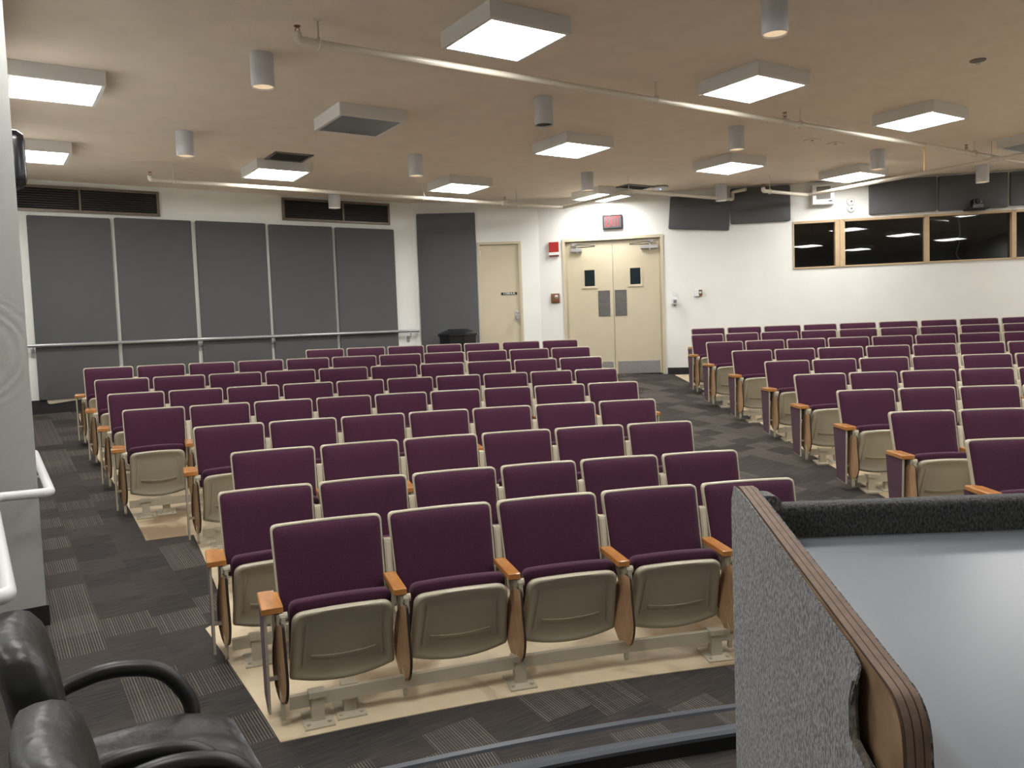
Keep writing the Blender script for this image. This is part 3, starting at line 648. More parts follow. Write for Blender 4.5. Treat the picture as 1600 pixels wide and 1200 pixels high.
sq_light(-1, -1, True, 'lit square ceiling light above the black office chairs, out of view')

DL = [(-1.732, 6.113, 1, 'lit cylinder downlight at the upper left, below the pipe end'), (1.773, 5.407, 1, 'largest lit cylinder downlight cut by the top edge at right'),
      (-3.122, 8.206, 1, 'lit cylinder downlight furthest left, above the pipe end'), (0.373, 7.503, 0, 'unlit cylinder downlight with a black mouth in the centre'),
      (-1.019, 9.63, 1, 'lit cylinder downlight between the unlit square light and the single door'), (2.475, 8.853, 1, 'lit cylinder downlight right above a lit square light at centre right'),
      (1.099, 11.059, 1, 'lit cylinder downlight in front of the double doors'), (-2.403, 11.712, 2, 'faint cylinder downlight before the right louvre vent'),
      (4.619, 10.307, 1, 'lit cylinder downlight above the first windows at right'), (3.219, 12.39, 2, 'faint cylinder downlight between the two small grey wall panels'),
      (6.648, 11.577, 1, 'lit cylinder downlight over the camera near the right edge')]
for x, y, lit, lab in DL:
    t = meta(empty('cylinder_downlight', (x, y, ZC)), lab, 'downlight', 'white cylinder ceiling downlights')
    mb = MB(); mb.lathe([(0.0835, -0.001), (0.0835, -0.238), (0.083, -0.24), (0.078, -0.24), (0.076, -0.20), (0.074, -0.06)], seg=28, cap=False); mb.lathe([(0.0830, -0.001), (0.0830, -0.006)], seg=28); mb.obj('can', M['cyl'], t)
    mb = MB(); mb.lathe([(0.075, -0.222), (0.074, -0.228)], seg=28); mb.obj('lamp' if lit else 'dark_lamp', M[{1: 'warm', 2: 'warmdim', 0: 'black'}[lit]], t)

# pipes
def along(p, d, s): return Vector((p[0] + d.x * s, p[1] + d.y * s))
PZ = ZC - 0.15
def V3(p, z): return Vector((p[0], p[1], z))
def hanger(p, parent):
    mb = MB(); mb.tube([V3(p, PZ + 0.03), V3(p, ZC - 0.001)], 0.005, 6)
    ring = [V3(p, PZ) + Vector((V.x * 0.034 * math.cos(a), V.y * 0.034 * math.cos(a), 0.036 * math.sin(a))) for a in [2 * PI * k / 14 for k in range(15)]]
    mb.tube(ring, 0.005, 5); mb.lathe([(0.028, 0.0), (0.010, -0.006)], (p[0], p[1], ZC - 0.001), 12)
    put(mb, 'hanger', M['pipe'], parent)
def sprinkler(p, parent):
    mb = MB(); mb.lathe([(0.012, 0.0), (0.014, 0.012), (0.008, 0.014), (0.007, 0.02)], (p[0], p[1], PZ + 0.035), 10)
    for s_ in (-1, 1): mb.tube([V3(p, PZ + 0.045) + Vector((s_ * 0.012, 0, 0)), V3(p, PZ + 0.065) + Vector((s_ * 0.014, 0, 0)), V3(p, PZ + 0.085)], 0.003, 5)
    mb.lathe([(0.022, 0.0), (0.022, 0.004), (0.006, 0.006)], (p[0], p[1], PZ + 0.085), 12); put(mb, 'sprinkler_head', M['brass'], parent)
def tee(p, parent, d=U):
    q = V3(p, PZ); dd = Vector((d.x, d.y, 0)); mb = MB(); mb.tube([q - dd * 0.035, q + dd * 0.035], 0.026, 12); mb.tube([q, q + Vector((0, 0, 0.042))], 0.021, 12)
    for s_ in (-1, 1): mb.tube([q + dd * (0.03 * s_), q + dd * (0.045 * s_)], 0.029, 12)
    put(mb, 'fitting', M['pipe'], parent)
P1 = Vector((-1.30, 5.438)); D1 = U
t = meta(empty('sprinkler_pipe', (P1.x, P1.y, PZ)), 'long pale sprinkler pipe crossing the ceiling from upper centre to the right edge', 'pipe', 'ceiling sprinkler pipes'); bpy.context.view_layer.update()
e1 = along(P1, D1, 9.8)
put(MB().tube(path_round([V3(P1, PZ + 0.035), V3(P1, PZ), V3(e1, PZ)], 0.02, 4), 0.0245, 14), 'pipe', M['pipe'], t)
mb = MB(); mb.tube(path_round([V3(P1, PZ + 0.045), V3(P1, PZ), V3(along(P1, D1, 0.07), PZ)], 0.035, 5), 0.028, 14); put(mb, 'fitting', M['pipe'], t)
sprinkler(P1, t)
for s in (0.14, 3.13, 5.05, 8.30): hanger(along(P1, D1, s), t)
for s in (4.82, 8.12): tee(along(P1, D1, s), t); sprinkler(along(P1, D1, s), t)
tg = along(P1, D1, 7.22)
rb_ = meta(empty('orange_ribbon', (tg.x, tg.y, PZ)), 'thin orange ribbon hanging from the long ceiling pipe at the right', 'ribbon'); bpy.context.view_layer.update()
mb = MB(); mb.tube([V3(tg, PZ + 0.026), V3(tg, PZ - 0.03), V3(tg, PZ - 0.28)], 0.006, 6); put(mb, 'strip', M['orangetape'], rb_)
mb = MB(); mb.tube([V3(tg, PZ) + Vector((V.x * 0.025 * math.cos(a), V.y * 0.025 * math.cos(a), 0.025 * math.sin(a))) for a in [2 * PI * k / 12 for k in range(13)]], 0.004, 5); put(mb, 'knot', M['orangetape'], rb_)

PZ = 3.52
t = meta(empty('sprinkler_pipe', (-4.02, 9.47, PZ)), 'pale sprinkler pipe running past the left wall vents toward the double doors', 'pipe', 'ceiling sprinkler pipes'); bpy.context.view_layer.update()
q0 = Vector((-4.02, 9.47)); q1 = Vector((0.886, 12.73))
q2 = along(q1, V, -1.55); q3 = along(q2, U, 2.03)
put(MB().tube(path_round([V3(q0, PZ + 0.035), V3(q0, PZ), V3(q1, PZ), V3(q2, PZ), V3(q3, PZ), V3(q3, PZ + 0.11), V3(along(q3, V, -0.25), PZ + 0.11)], 0.03, 4), 0.0245, 14), 'pipe', M['pipe'], t)
mb = MB(); mb.tube(path_round([V3(q0, PZ + 0.045), V3(q0, PZ), V3(along(q0, U, 0.07), PZ)], 0.035, 5), 0.028, 12); put(mb, 'fitting', M['pipe'], t); mb = MB(); mb.tube([V3(along(q1, U, -0.06), PZ), V3(q1, PZ), V3(along(q1, V, -0.07), PZ)], 0.028, 12); put(mb, 'fitting', M['pipe'], t)
sprinkler(q0, t); hanger(along(q0, U, 0.25), t); hanger(along(q0, U, 3.48), t); hanger(along(q0, U, 5.0), t); hanger(along(q1, V, -1.5), t)
tee(along(q0, U, 4.80), t); sprinkler(along(q0, U, 4.80), t)
mb = MB(); mb.tube([V3(along(q0, U, 5.1), PZ), V3(along(q0, U, 5.1) + Vector((-0.30, 0.10)), PZ - 0.02)], 0.014, 8); put(mb, 'branch', M['pipe'], t)

PZ = 3.49
t = meta(empty('sprinkler_pipe', (3.66, 11.72, PZ)), 'pale sprinkler pipe with a corner bend in front of the window wall panels', 'pipe', 'ceiling sprinkler pipes'); bpy.context.view_layer.update()
q0 = Vector((3.62, 11.66)); q1 = along(q0, U, 0.98); q2 = along(q1, V, -5.2)
put(MB().tube(path_round([V3(q0, PZ + 0.035), V3(q0, PZ), V3(q1, PZ), V3(q2, PZ)], 0.03, 4), 0.0245, 14), 'pipe', M['pipe'], t)
mb = MB(); mb.tube(path_round([V3(q0, PZ + 0.045), V3(q0, PZ), V3(along(q0, U, 0.07), PZ)], 0.035, 5), 0.028, 12); put(mb, 'fitting', M['pipe'], t)
sprinkler(q0, t); hanger(along(q0, U, 0.14), t); hanger(along(q1, V, -2.6), t)

# ceiling grilles, access point, rosette, plates
def grille(c, w, h, label, rot):
    t = meta(empty('ceiling_grille', (c[0], c[1], ZC), rot), label, 'vent', 'dark ceiling grilles')
    mb = MB(); q = 0.03
    for x0, x1, y0, y1 in ((-w, w, -h, -h + q), (-w, w, h - q, h), (-w, -w + q, -h, h), (w - q, w, -h, h)): mb.bbox((x0, y0, -0.014), (x1, y1, -0.0005))
    mb.obj('vent_frame', M['ventgrey'], t, smooth=False)
    mb = MB(); mb.bbox((-w + q, -h + q, -0.004), (w - q, h - q, -0.001)); mb.obj('dark_backing', M['black'], t, smooth=False)
    mb = MB(); n = 9
    for k in range(n): y = -h + q + (2 * h - 2 * q) * (k + 0.5) / n; mb.box((0, y, -0.010), (2 * (w - q), 0.016, 0.002), Matrix.Rotation(0.5, 3, 'X'))
    mb.obj('slats', M['ventgrey'], t, smooth=False)
grille((-2.43, 9.46), 0.22, 0.20, 'dark square grille in the ceiling above the left louvre wall', uang)
grille((1.86, 12.36), 0.25, 0.25, 'dark square grille in the ceiling in front of the double doors', uang)
t = meta(empty('access_point', (2.30, 12.35, ZC)), 'white disc on the ceiling with a small blue light, right of the far grille', 'access point')
mb = MB(); mb.lathe([(0.10, -0.001), (0.11, -0.012), (0.11, -0.03), (0.06, -0.05)], seg=24); mb.obj('housing', M['white'], t)
mb = MB(); mb.lathe([(0.125, -0.0005), (0.125, -0.006)], seg=24); mb.obj('mounting_plate', M['ventgrey'], t)
mb = MB(); mb.lathe([(0.009, 0.0), (0.005, -0.006)], (0.0, -0.055, -0.05), 10); mb.obj('indicator', M['bluelamp'], t)
t = meta(empty('ceiling_rosette', (3.912, 6.874, ZC)), 'small dark round cover with a hanging tab on the ceiling at the upper right', 'ceiling fitting')
mb = MB(); mb.lathe([(0.062, -0.0005), (0.060, -0.008), (0.02, -0.012)], seg=20); mb.obj('cover', M['ventgrey'], t)
mb = MB(); mb.tube([(-0.01, 0, -0.01), (-0.012, 0, -0.035), (0.012, 0, -0.035), (0.014, 0, -0.01)], 0.004, 6); mb.obj('tab', M['steel'], t)
for (x, y), lab in zip([(3.554, 9.60), (3.912, 9.83)], ['small flat square plate on the ceiling right of the far downlight, the left of two', 'small flat square plate on the ceiling, the right of two']):
    t = empty('ceiling_plate', (x, y, ZC), uang, label=lab, cat='cover plate'); mb = MB(); mb.bbox((-0.07, -0.07, -0.008), (0.07, 0.07, -0.0005)); mb.obj('plate', M['ceil'], t, smooth=False)
    mb = MB(); mb.lathe([(0.018, -0.008), (0.016, -0.012)], seg=12); mb.obj('button', M['ventgrey'], t)

# ================================================================== SEATS
PW = 0.495      # back width
def back_fn(front=True):
    def fn(x, z, d): return Vector((x, -(0.765 - z) * 0.27 + 0.022 * (1 - (x / 0.25) ** 2) + d, z))
    return fn
bpoly = dens(roundpoly([(-0.236, 0.33), (0.236, 0.33), (PW / 2, 0.765), (-PW / 2, 0.765)], [0.02, 0.02, 0.028, 0.028], 4), 0.06)
mb = MB(); pad(mb, bpoly, back_fn(), [(0.012, 0.034), (0.003, 0.030), (0.0, 0.018), (0.0, -0.006), (0.002, -0.010), (0.008, -0.010), (0.010, -0.004)]); ME_back = mb.mesh('back_shell', M['beige'], ang=50)
mb = MB(); pad(mb, inset(bpoly, 0.0095), back_fn(), [(0, 0.0), (0, -0.008), (0.003, -0.014), (0.012, -0.022), (0.035, -0.030), (0.07, -0.034)], inner=(0.75, 0.5, 0.2)); ME_cush = mb.mesh('backrest', M['purple'], ang=80)
# folded seat: shell in front, cushion behind it
def bulge(poly, zb, amt):
    out = []
    for x, z in poly: out.append((x, z - (amt * (1 - (x / 0.21) ** 2) if z < zb + 0.03 else 0) + (0.012 * (1 - (x / 0.21) ** 2) if z > 0.40 else 0)))
    return out
spoly = bulge(dens(roundpoly([(-0.222, 0.128), (0.222, 0.128), (0.205, 0.452), (-0.205, 0.452)], [0.012, 0.012, 0.045, 0.045], 5), 0.04), 0.128, 0.035)
def shell_fn(x, z, d):
    return Vector((x, -0.392 + (0.452 - z) * 0.33 - d - 0.012 * (1 - (x / 0.22) ** 2), z))
mb = MB(); pad(mb, spoly, shell_fn, [(0.012, -0.04), (0.0, -0.028), (0.0, 0.0), (0.006, 0.010), (0.016, 0.012), (0.026, 0.006), (0.046, -0.003)], inner=(0.75, 0.5, 0.2))
rib = []
for k in range(13):
    x = -0.135 + 0.27 * k / 12; zz = 0.232 - 0.012 * (1 - (x / 0.135) ** 2); b0 = shell_fn(x, zz, -0.008); rib.append([b0 + Vector((0, 0.006, 0.013)), b0 + Vector((0, -0.013, 0.006)), b0 + Vector((0, -0.004, -0.014)), b0 + Vector((0, 0.006, -0.016))])
mb.rings(rib, fan=False)
for s_ in (-1, 1): mb.tube([shell_fn(s_ * 0.150, 0.40, -0.006), shell_fn(s_ * 0.168, 0.19, -0.004)], 0.006, 6)
ME_shell = mb.mesh('seat_shell', M['beigeplastic'], ang=60)
cpoly = bulge(dens(roundpoly([(-0.212, 0.17), (0.212, 0.17), (0.212, 0.490), (-0.212, 0.490)], [0.02, 0.02, 0.035, 0.035], 4), 0.05), 0.17, 0.0)
mb = MB(); pad(mb, cpoly, lambda x, z, d: Vector((x, -0.356 + (0.452 - z) * 0.33 + d + 0.012 * (x / 0.21) ** 2, z)), [(0.010, 0.0), (0.0, 0.012), (0.0, 0.055), (0.008, 0.07), (0.03, 0.08)], inner=(0.7, 0.35)); ME_seat = mb.mesh('seat_cushion', M['purple'], ang=80)
# side standard (profile in y,z)
prof = roundpoly([(-0.375, 0.480), (-0.375, 0.466), (-0.340, 0.445), (-0.335, 0.22), (-0.362, 0.14), (-0.388, 0.10), (-0.386, 0.005), (-0.374, -0.012), (-0.362, 0.0), (-0.358, 0.09), (-0.318, 0.15), (-0.305, 0.24), (-0.300, 0.40), (-0.27, 0.445), (-0.14, 0.445), (-0.115, 0.40), (-0.135, 0.24), (-0.25, 0.15), (-0.31, 0.13), (-0.31, 0.10), (-0.19, 0.115), (-0.075, 0.26), (-0.02, 0.62), (-0.035, 0.645), (-0.055, 0.635), (-0.085, 0.480)], 0.008, 2)
def xprism(prof, x0, x1):
    mb = MB(); mb.prism(prof, x0, x1, lambda y, z, x: Vector((x, y, z))); return mb
mb = xprism(prof, -0.009, 0.009); mb.prism(roundpoly([(-0.072, 0.30), (-0.012, 0.56), (-0.012, 0.648), (-0.050, 0.648), (-0.085, 0.46)], 0.012, 3), -0.017, 0.017, lambda y, z, x: Vector((x, y, z)))
ME_std = mb.mesh('side_standard', M['beige'])
ME_stdend = xprism([p for p in prof if not (p[1] > 0.485 or (p[0] > -0.085 and p[1] > 0.3))] , -0.009, 0.009).mesh('end_standard', M['beige'])
def arm_mesh(wl, wr, notch):
    if notch: poly = [(-wl, -0.405), (wr, -0.40), (wr, -0.18), (wr - 0.02, -0.165), (wr - 0.03, -0.14), (-wl, -0.14)]
    else: poly = [(-wl, -0.405), (wr, -0.405), (wr, -0.11), (-wl, -0.11)]
    poly = roundpoly(poly, 0.006, 2); mb = MB(); z0, z1 = 0.470, 0.500
    mb.rings([[Vector((x, y, z0)) for x, y in inset(poly, 0.003)], [Vector((x, y, z0 + 0.003)) for x, y in poly], [Vector((x, y, z1 - 0.004)) for x, y in poly], [Vector((x, y, z1)) for x, y in inset(poly, 0.004)]], fan=False)
    return mb.mesh('armrest', M['oak'], ang=25)
ME_arm = arm_mesh(0.030, 0.030, False); ME_armend = arm_mesh(0.060, 0.030, True)
# folded writing tablet and its hinge
tp = roundpoly([(-0.355, 0.435), (-0.415, 0.425), (-0.425, 0.30), (-0.440, 0.15), (-0.400, 0.065), (-0.330, 0.07), (-0.270, 0.16), (-0.275, 0.28), (-0.320, 0.38)], [0.02, 0.02, 0.06, 0.06, 0.04, 0.04, 0.06, 0.05, 0.03], 4)
mb = MB(); mb.prism(tp, 0.0, 0.013, lambda y, z, x: Vector((x, y, z))); 
ME_tab = bpy.data.meshes.new('x'); 
mb.mi = [0] * len(mb.f)
for i, f in enumerate(mb.f):
    if len(f) == 4: mb.mi[i] = 1
ME_tab = mb.mesh('writing_tablet', [M['tablet'], M['darkedge']])
mb = MB(); mb.box((0.0, -0.375, 0.440), (0.026, 0.045, 0.05)); mb.box((0.012, -0.405, 0.420), (0.018, 0.02, 0.07)); mb.lathe([(0.018, -0.016), (0.018, 0.018)], (0.014, -0.39, 0.452), 12, 'X'); mb.tube([(0.012, -0.37, 0.40), (0.012, -0.355, 0.34)], 0.008, 8)
ME_hinge = mb.mesh('tablet_hinge', M['beige'])
ep = roundpoly([(-0.385, 0.468), (-0.365, 0.03), (-0.185, 0.045), (-0.115, 0.468)], 0.008, 3)
ME_end = xprism(ep, -0.009, 0.003).mesh('end_panel', M['purple'])
mb = MB(); mb.prism([(-0.391, 0.468), (-0.371, 0.026), (-0.361, 0.026), (-0.381, 0.468)], -0.008, 0.004, lambda y, z, x: Vector((x, y, z))); mb.prism([(-0.371, 0.026), (-0.18, 0.041), (-0.18, 0.047), (-0.371, 0.032)], -0.008, 0.004, lambda y, z, x: Vector((x, y, z))); mb.box((0.020, -0.340, 0.17), (0.040, 0.016, 0.016)); ME_trim = mb.mesh('panel_trim', M['beige'])
def part(name, me, parent, loc=(0, 0, 0), rz=0.0, sx=1.0):
    o = bpy.data.objects.new(name, me); COL.objects.link(o); o.parent = parent; o.location = loc; o.rotation_euler = (0, 0, rz); o.scale = (sx, 1, 1); return o
ORD = ['', 'first', 'second', 'third', 'fourth', 'fifth', 'sixth', 'seventh', 'eighth', 'ninth', 'tenth', 'eleventh', 'twelfth', 'thirteenth']
def seat(R, t0, t1, label, group, left=False, right=False):
    tc = (t0 + t1) / 2; p = polar(R, tc, rowz(R)); w = 2 * R * math.sin(math.radians(t1 - t0) / 2); gap = 0.028
    t = meta(empty('auditorium_seat', p, -math.radians(tc)), label, 'seat', group)
    sx = (w - gap) / 0.50; xo = -0.002; tilt = random.uniform(-1, 1) * 0.004
    bs = part('back_shell', ME_back, t, (xo, 0, 0), 0, sx); part('backrest', ME_cush, t, (xo, 0, 0), 0, sx)
    part('seat_shell', ME_shell, t, (xo, tilt, 0), 0, sx); part('seat_cushion', ME_seat, t, (xo, tilt, 0), 0, sx)
    hx = w / 2
    st = part('side_standard', ME_stdend if left else ME_std, t, (-hx, 0, 0)); 
    part('armrest', ME_armend if left else ME_arm, t, (-hx - 0.008, 0, 0))
    tb = part('writing_tablet', ME_tab, t, (-hx + 0.020, 0.0, 0), 0.0); tb.rotation_euler = (0, 0, 0); 
    # swing the folded tablet a little about its front edge
    a = random.uniform(0.24, 0.38); piv = Vector((0, -0.43, 0)); tb.rotation_euler = (0, 0, a); off = piv - Matrix.Rotation(a, 3, 'Z') @ piv; tb.location = Vector((-hx + 0.012, -0.015, 0)) + off
    part('tablet_hinge', ME_hinge, t, (-hx + 0.006, 0, 0))
    if left: e = part('end_panel', ME_end, t, (-hx - 0.052, 0, 0)); part('panel_trim', ME_trim, e)
    if right:
        part('side_standard', ME_stdend, t, (hx, 0, 0)); o = part('armrest', ME_armend, t, (hx + 0.008, 0, 0)); o.scale.x = -1
        e = part('end_panel', ME_end, t, (hx + 0.052, 0, 0)); o = part('panel_trim', ME_trim, e); e.scale.x = -1
    return t
LEFT = [
 (10.35, [-22.747, -19.64, -16.518, -13.333, -10.158, -7.006]),
 (11.0, [-23.747, -20.984, -18.21, -15.433, -12.815, -10.054, -7.309]),
 (11.88, [-23.05, -20.326, -17.627, -14.964, -12.38, -9.742, -7.217]),
 (12.77, [-23.884, -21.491, -19.086, -16.7, -14.376, -12.031, -9.566, -7.215]),
 (13.66, [-25.906, -23.794, -21.647, -19.469, -17.327, -15.226, -13.155, -11.125, -8.954, -6.771]),
 (14.51, [-26.316, -24.328, -22.336, -20.324, -18.319, -16.358, -14.404, -12.474, -10.512, -8.642, -6.716]),
 (15.43, [-26.705, -24.742, -22.775, -20.691, -18.626, -16.541, -14.508, -12.521, -10.493, -8.512, -6.506]),
 (16.36, [-27.06, -25.222, -23.355, -21.489, -19.596, -17.747, -15.771, -13.861, -11.96, -10.077, -8.186, -6.294]),
 (17.19, [-18.564, -16.841, -15.064, -13.349, -11.65, -9.905, -8.057, -6.286])]
RIGHT = [
 (10.98, [0.319, 3.03, 5.74]), (11.87, [-0.125, 2.39, 4.9, 7.41]), (12.78, [-0.246, 2.107, 4.373, 6.717, 9.04]),
 (13.66, [-0.501, 1.726, 3.772, 6.04, 8.238, 10.42]), (14.55, [-0.499, 1.514, 3.457, 5.597, 7.592, 9.648, 11.68]),
 (15.45, [-0.87, 1.009, 2.87, 4.932, 6.876, 8.762, 10.689, 12.62]), (16.33, [-1.148, 0.63, 2.486, 4.304, 6.213, 8.065, 9.859, 11.654, 13.48]),
 (17.2, [-1.085, 0.514, 2.134, 3.959, 5.676, 7.484, 9.208, 10.915, 12.646, 14.4]), (17.96, [-0.501, 1.2, 2.916, 4.75, 6.385, 8.151, 9.984, 11.644, 13.383, 15.12])]
def rail(R, t0, t1, block, k):
    Rb = R - 0.372; zb = rowz(R) + 0.064
    t = meta(empty('seat_rail', polar(Rb, (t0 + t1) / 2, rowz(Rb))), 'beige steel floor rail carrying the %s row of seats in the %s block' % (k, block), 'seat rail', 'seat row floor rails'); bpy.context.view_layer.update()
    n = 16; rs = []
    for i in range(n + 1):
        a = t0 + 0.1 + (t1 - t0 - 0.2) * i / n; rs.append([polar(Rb - 0.014, a, zb - 0.028), polar(Rb + 0.014, a, zb - 0.028), polar(Rb + 0.014, a, zb + 0.028), polar(Rb - 0.014, a, zb + 0.028)])
    put(MB().rings(rs, fan=False), 'beam', M['beige'], t)
    feet = [t0 + (0.14 / R) * 57.3, t0 + (0.26 / R) * 57.3]
    a = t0 + (1.12 / R) * 57.3 * 1.0
    while a < t1 - 1.0: feet.append(a); a += (1.06 / R) * 57.3
    feet.append(t1 - 1.2)
    for i, a in enumerate(feet):
        zf = rowz(Rb) + 0.0; p = polar(Rb, a, 0); rz = Matrix.Rotation(-math.radians(a), 3, 'Z'); off = 0.0 if i != 1 else 0.03
        mb = MB(); d = rz @ Vector((0, 1, 0)); c = Vector((p.x, p.y, 0)) + d * off
        if i == 1: c += rz @ Vector((0.03, 0, 0))
        mb.box(c + Vector((0, 0, (zf + zb + 0.03) / 2 + 0.004)), (0.055, 0.045, zb + 0.03 - zf), rz)
        mb.box(c + Vector((0, 0, zb + 0.022)), (0.072, 0.06, 0.025), rz)
        tl = Matrix.Rotation(math.atan(0.1091), 3, 'X'); mb.box(c + Vector((0, 0, zf + 0.006 + 0.1091 * off)), (0.13, 0.15, 0.012), rz @ tl)
        for sx_ in (-1, 1): mb.lathe([(0.009, 0), (0.009, 0.010)], c + rz @ Vector((sx_ * 0.045, -0.045, 0)) + Vector((0, 0, zf + 0.006)), 8)
        put(mb, 'pedestal', M['beige'], t)
for k, (R, th_) in enumerate(LEFT):
    n = len(th_) - 1; rn = ORD[k + 1]
    for i in range(n):
        w_ = 'front row' if k == 0 else ('back row' if k == 8 else '%s row from the front' % rn)
        seat(R, th_[i], th_[i + 1], 'plum seat, %s from the left in the %s, left block' % (ORD[i + 1], w_), 'plum folding seats in the left block', i == 0, i == n - 1)
    rail(R, th_[0], th_[-1], 'left', rn)
for k, (R, th_) in enumerate(RIGHT):
    n = len(th_) - 1; rn = ORD[k + 1]
    for i in range(n):
        w_ = 'front row' if k == 0 else ('back row' if k == 8 else '%s row from the front' % rn)
        seat(R, th_[i], th_[i + 1], 'plum seat, %s from the aisle in the %s, right block' % (ORD[i + 1], w_), 'plum folding seats in the right block', i == 0, False)
    rail(R, th_[0], th_[-1], 'right', rn)

# ================================================================== LECTERN
t = meta(empty('lectern', (1.1, 1.5, LOWZ)), 'grey carpeted plywood lectern with a pale top and its side carpet peeling off', 'lectern'); bpy.context.view_layer.update()
side = roundpoly([(1.945, LOWZ), (1.945, 1.262), (1.10, 1.098), (1.082, 0.9), (1.082, LOWZ)], [0, 0.06, 0.055, 0.0, 0], 6)
def side_fn(x_): return None
side_mb = MB(); side_mb.prism(side, 0.5215, 0.5565, lambda y, z, x: Vector((x, y, z))); put(side_mb, 'side_board', M['ply'], t, ang=30)
facepoly = [(1.20, LOWZ + 0.002), (1.40, 1.13), (1.22, 1.108), (1.115, 1.09), (1.092, 1.05), (1.09, LOWZ + 0.002)]
mb = MB(); mb.prism(inset(side, 0.004), 0.5195, 0.5214, lambda y, z, x: Vector((x, y, z))); put(mb, 'board_face', M['plyface'], t)
# outer carpet skin: the near border (flap) curls away from the board
flap = [(1.405, 1.150), (1.343, 1.136), (1.262, 1.124), (1.215, 1.114), (1.203, 1.10), (1.200, 1.085), (1.209, 1.062), (1.219, 1.035), (1.218, 1.005), (1.192, 0.990), (1.157, 0.982), (1.136, 0.970), (1.130, 0.8), (1.14, 0.4), (1.15, LOWZ + 0.003)]
topline = [(1.948, LOWZ + 0.003), (1.948, 1.18), (1.945, 1.215), (1.925, 1.245), (1.895, 1.252), (1.85, 1.246), (1.7, 1.213), (1.55, 1.182), (1.405, 1.150)]
mb = MB(); rows = []; NZ = 70
def lerp_path(P, z):                                             # y of a polyline at height z (z decreasing)
    for (y0, z0), (y1, z1) in zip(P, P[1:]):
        if (z0 >= z >= z1) or (z0 <= z <= z1): k = (z - z0) / (z1 - z0) if abs(z1 - z0) > 1e-9 else 0; return y0 + (y1 - y0) * k
    return P[-1][0]
def top_near(z):                                                 # nearest-to-camera border of the skin at height z
    if z > 1.150: return lerp_path(topline[3:], z)
    return lerp_path(flap, z)
def top_far(z):
    return lerp_path(topline[:4], z) if z < 1.245 else 1.925
zs = [LOWZ + 0.003 + (1.2495 - LOWZ - 0.003) * (k / NZ) ** 0.55 for k in range(NZ + 1)]
outer = []; inner_ = []
for z in zs:
    a, b = top_far(min(z, 1.2449)), top_near(z); r1 = []
    for j in range(15):
        y = a + (b - a) * j / 14; e = max(0.0, min(1.0, 1 - (y - b) / 0.16)) * max(0.0, min(1.0, (1.15 - z) / 0.06)); curl = 0.020 * e * e * (0.8 + 0.2 * math.sin(z * 37))
        r1.append(Vector((0.5145 - curl, y, z)))
    outer.append(r1)
vs = [p for r in outer for p in r]; n = len(vs); vs += [p + Vector((0.004, 0, 0)) for p in vs]; fs = []
for i in range(NZ):
    for j in range(14): k = i * 15 + j; fs.append((k, k + 1, k + 16, k + 15)); fs.append((k + n, k + 15 + n, k + 16 + n, k + 1 + n))
ring = list(range(15)) + [i * 15 + 14 for i in range(1, NZ + 1)] + [NZ * 15 + j for j in range(13, -1, -1)] + [i * 15 for i in range(NZ - 1, 0, -1)]
for a, b in zip(ring, ring[1:] + ring[:1]): fs.append((a, b, b + n, a + n))
mb.add(vs, fs); skin = put(mb, 'side_carpet', M['leccarpet'], t, ang=60)
# backing of the curled flap
mb = MB(); rsb = []
for z, y, dx in [(1.09, 1.205, 0.0), (1.05, 1.218, 0.0), (1.0, 1.218, 0.0), (0.97, 1.145, 0.0), (0.9, 1.138, 0), (0.7, 1.137, 0), (0.3, 1.145, 0), (LOWZ + 0.02, 1.155, 0)]:
    wd = 0.004 + 0.028 * min(1, (1.09 - z) / 0.2)
    rsb.append([Vector((0.494, y, z)), Vector((0.500, y - wd, z)), Vector((0.504, y - wd, z)), Vector((0.498, y + 0.004, z))])
mb.rings(rsb, fan=False); put(mb, 'carpet_backing', M['backing'], t)
# inner carpet skin
mb = MB(); mb.prism(inset(side, 0.003), 0.5568, 0.5615, lambda y, z, x: Vector((x, y, z))); put(mb, 'inner_carpet', M['leccarpet'], t)
# front upstand (audience side) with carpet, and rounded corner lobe
mb = MB(); fp = roundpoly([(1.895, LOWZ), (1.955, LOWZ), (1.955, 1.205), (1.895, 1.205)], [0, 0, 0.022, 0.022], 5)
mb.prism(fp, 0.5618, 1.70, lambda y, z, x: Vector((x, y, z))); put(mb, 'front_panel', M['lecdark'], t, ang=50)
mb = MB(); lp = roundpoly([(0.5618, 1.10), (0.61, 1.10), (0.607, 1.235), (0.5618, 1.238)], [0, 0.0, 0.022, 0.01], 5); mb.prism(lp, 1.86, 1.92, lambda x, z, y: Vector((x, y, z))); put(mb, 'corner_pad', M['leccarpet'], t, ang=50)
# sloping pale top
mb = MB(); z_f, z_n = 1.128, 0.985
mb.rings([[Vector((0.5618, 1.895, z_f)), Vector((1.70, 1.895, z_f)), Vector((1.70, 1.895, z_f - 0.025)), Vector((0.5618, 1.895, z_f - 0.025))], [Vector((0.5618, 1.06, z_n)), Vector((1.70, 1.06, z_n)), Vector((1.70, 1.06, z_n - 0.025)), Vector((0.5618, 1.06, z_n - 0.025))]], fan=False)
put(mb, 'desk_top', M['laminate'], t, smooth=False)
mb = MB(); mb.prism(side, 1.70, 1.738, lambda y, z, x: Vector((x, y, z))); put(mb, 'side_board', M['ply'], t, ang=30)
mb = MB(); mb.bbox((0.5618, 1.075, LOWZ), (1.70, 1.11, LOWZ + 0.12)); mb.bbox((0.5618, 1.07, 0.86), (1.70, 1.09, z_n - 0.03)); put(mb, 'kick_board', M['lecdark'], t, smooth=False)

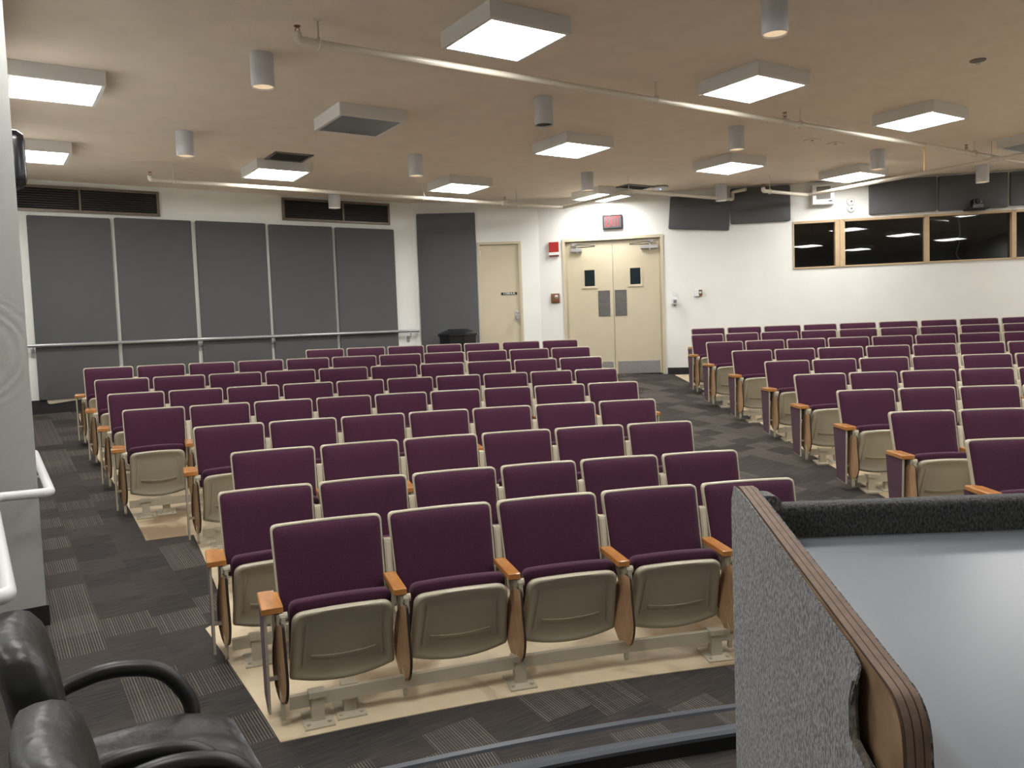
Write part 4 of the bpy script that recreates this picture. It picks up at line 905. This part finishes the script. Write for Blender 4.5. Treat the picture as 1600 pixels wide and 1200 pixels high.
# ================================================================== OFFICE CHAIRS
def office_chair(loc, rz, label):
    t = meta(empty('office_chair', loc, rz), label, 'office chair', 'black leather office chairs')
    # +x is forward
    sp = dens(roundpoly([(-0.25, -0.27), (0.27, -0.285), (0.27, 0.285), (-0.25, 0.27)], [0.05, 0.10, 0.10, 0.05], 6), 0.04)
    def sf(x, y, d):
        k = 1 - min(1, (x / 0.25) ** 4) * 0.5; wr = 0.005 * math.sin(38 * y + 9 * x) * math.exp(-((y) / 0.2) ** 2)
        return Vector((x, y, 0.47 + d * (1 if d < 0.06 else 1.0) + (0.018 * k + wr if d > 0.05 else 0) - (0.03 * max(0, x - 0.1) / 0.13 if d > 0.04 else 0)))
    mb = MB(); pad(mb, sp, sf, [(0.03, -0.04), (0.004, -0.03), (0.0, 0.0), (0.0, 0.035), (0.012, 0.06), (0.035, 0.075), (0.07, 0.082)], inner=(0.85, 0.7, 0.5, 0.3, 0.1)); mb.obj('seat', M['leather'], t, ang=80)
    bp = dens(roundpoly([(-0.245, 0.0), (0.245, 0.0), (0.25, 0.60), (-0.25, 0.60)], [0.06, 0.06, 0.12, 0.12], 6), 0.04)
    def bf(y, h, d):
        lean = -0.285 - 0.03 * h - 0.06 * (h / 0.60) ** 2; cur = -0.05 * (y / 0.23) ** 2 * -1
        return Vector((lean + d + 0.03 * (y / 0.23) ** 2, y, 0.44 + h - 0.02 * (h > 0.6) * 0))
    mb = MB(); pad(mb, bp, bf, [(0.03, -0.065), (0.006, -0.055), (0.0, -0.03), (0.0, 0.0), (0.008, 0.025), (0.03, 0.045), (0.06, 0.055)], inner=(0.85, 0.7, 0.5, 0.3, 0.1)); mb.obj('backrest', M['leather'], t, ang=80)
    for s_ in (-1, 1):
        y = s_ * 0.335
        pth = path_round([(-0.30, s_ * 0.24, 0.665), (-0.26, y, 0.70), (-0.10, y + s_ * 0.01, 0.735), (0.07, y, 0.70), (0.155, y, 0.56), (0.15, s_ * 0.30, 0.45), (0.06, s_ * 0.24, 0.425)], 0.09, 6)
        mb = MB(); n_ = len(pth); mb.tube(pth, [0.024 + 0.004 * math.sin(PI * i / (n_ - 1)) for i in range(n_)], 14, sy=1.0); mb.obj('armrest', M['armplastic'], t, ang=80)
    mb = MB(); mb.lathe([(0.03, 0.08), (0.03, 0.30), (0.022, 0.30), (0.022, 0.40)], seg=16); mb.bbox((-0.12, -0.08, 0.375), (0.12, 0.08, 0.455)); mb.obj('gas_column', M['armplastic'], t)
    bs_ = MB(); bs_.lathe([(0.05, 0.07), (0.05, 0.12), (0.035, 0.13)], seg=16)
    for k in range(5):
        a = 2 * PI * k / 5 + 0.855; d = Vector((math.cos(a), math.sin(a), 0)); bs_.tube([d * 0.03 + Vector((0, 0, 0.105)), d * 0.17 + Vector((0, 0, 0.095)), d * 0.29 + Vector((0, 0, 0.07))], [0.026, 0.022, 0.016], 8)
    base = bs_.obj('star_base', M['armplastic'], t)
    for k in range(5):
        a = 2 * PI * k / 5 + 0.855; d = Vector((math.cos(a), math.sin(a), 0)); mb = MB(); mb.lathe([(0.027, -0.022), (0.027, 0.022)], d * 0.28 + Vector((0, 0, 0.027)), 14, 'Y'); mb.tube([d * 0.28 + Vector((0, 0, 0.03)), d * 0.28 + Vector((0, 0, 0.075))], 0.008, 6); mb.obj('caster', M['black'], base)
    return t
office_chair((-1.13, 2.46, LOWZ), math.radians(31), 'black leather office chair at the left edge with its seat and far arm in view')
office_chair((-0.67, 1.81, LOWZ), math.radians(31), 'nearer black leather office chair cut off by the bottom left corner')
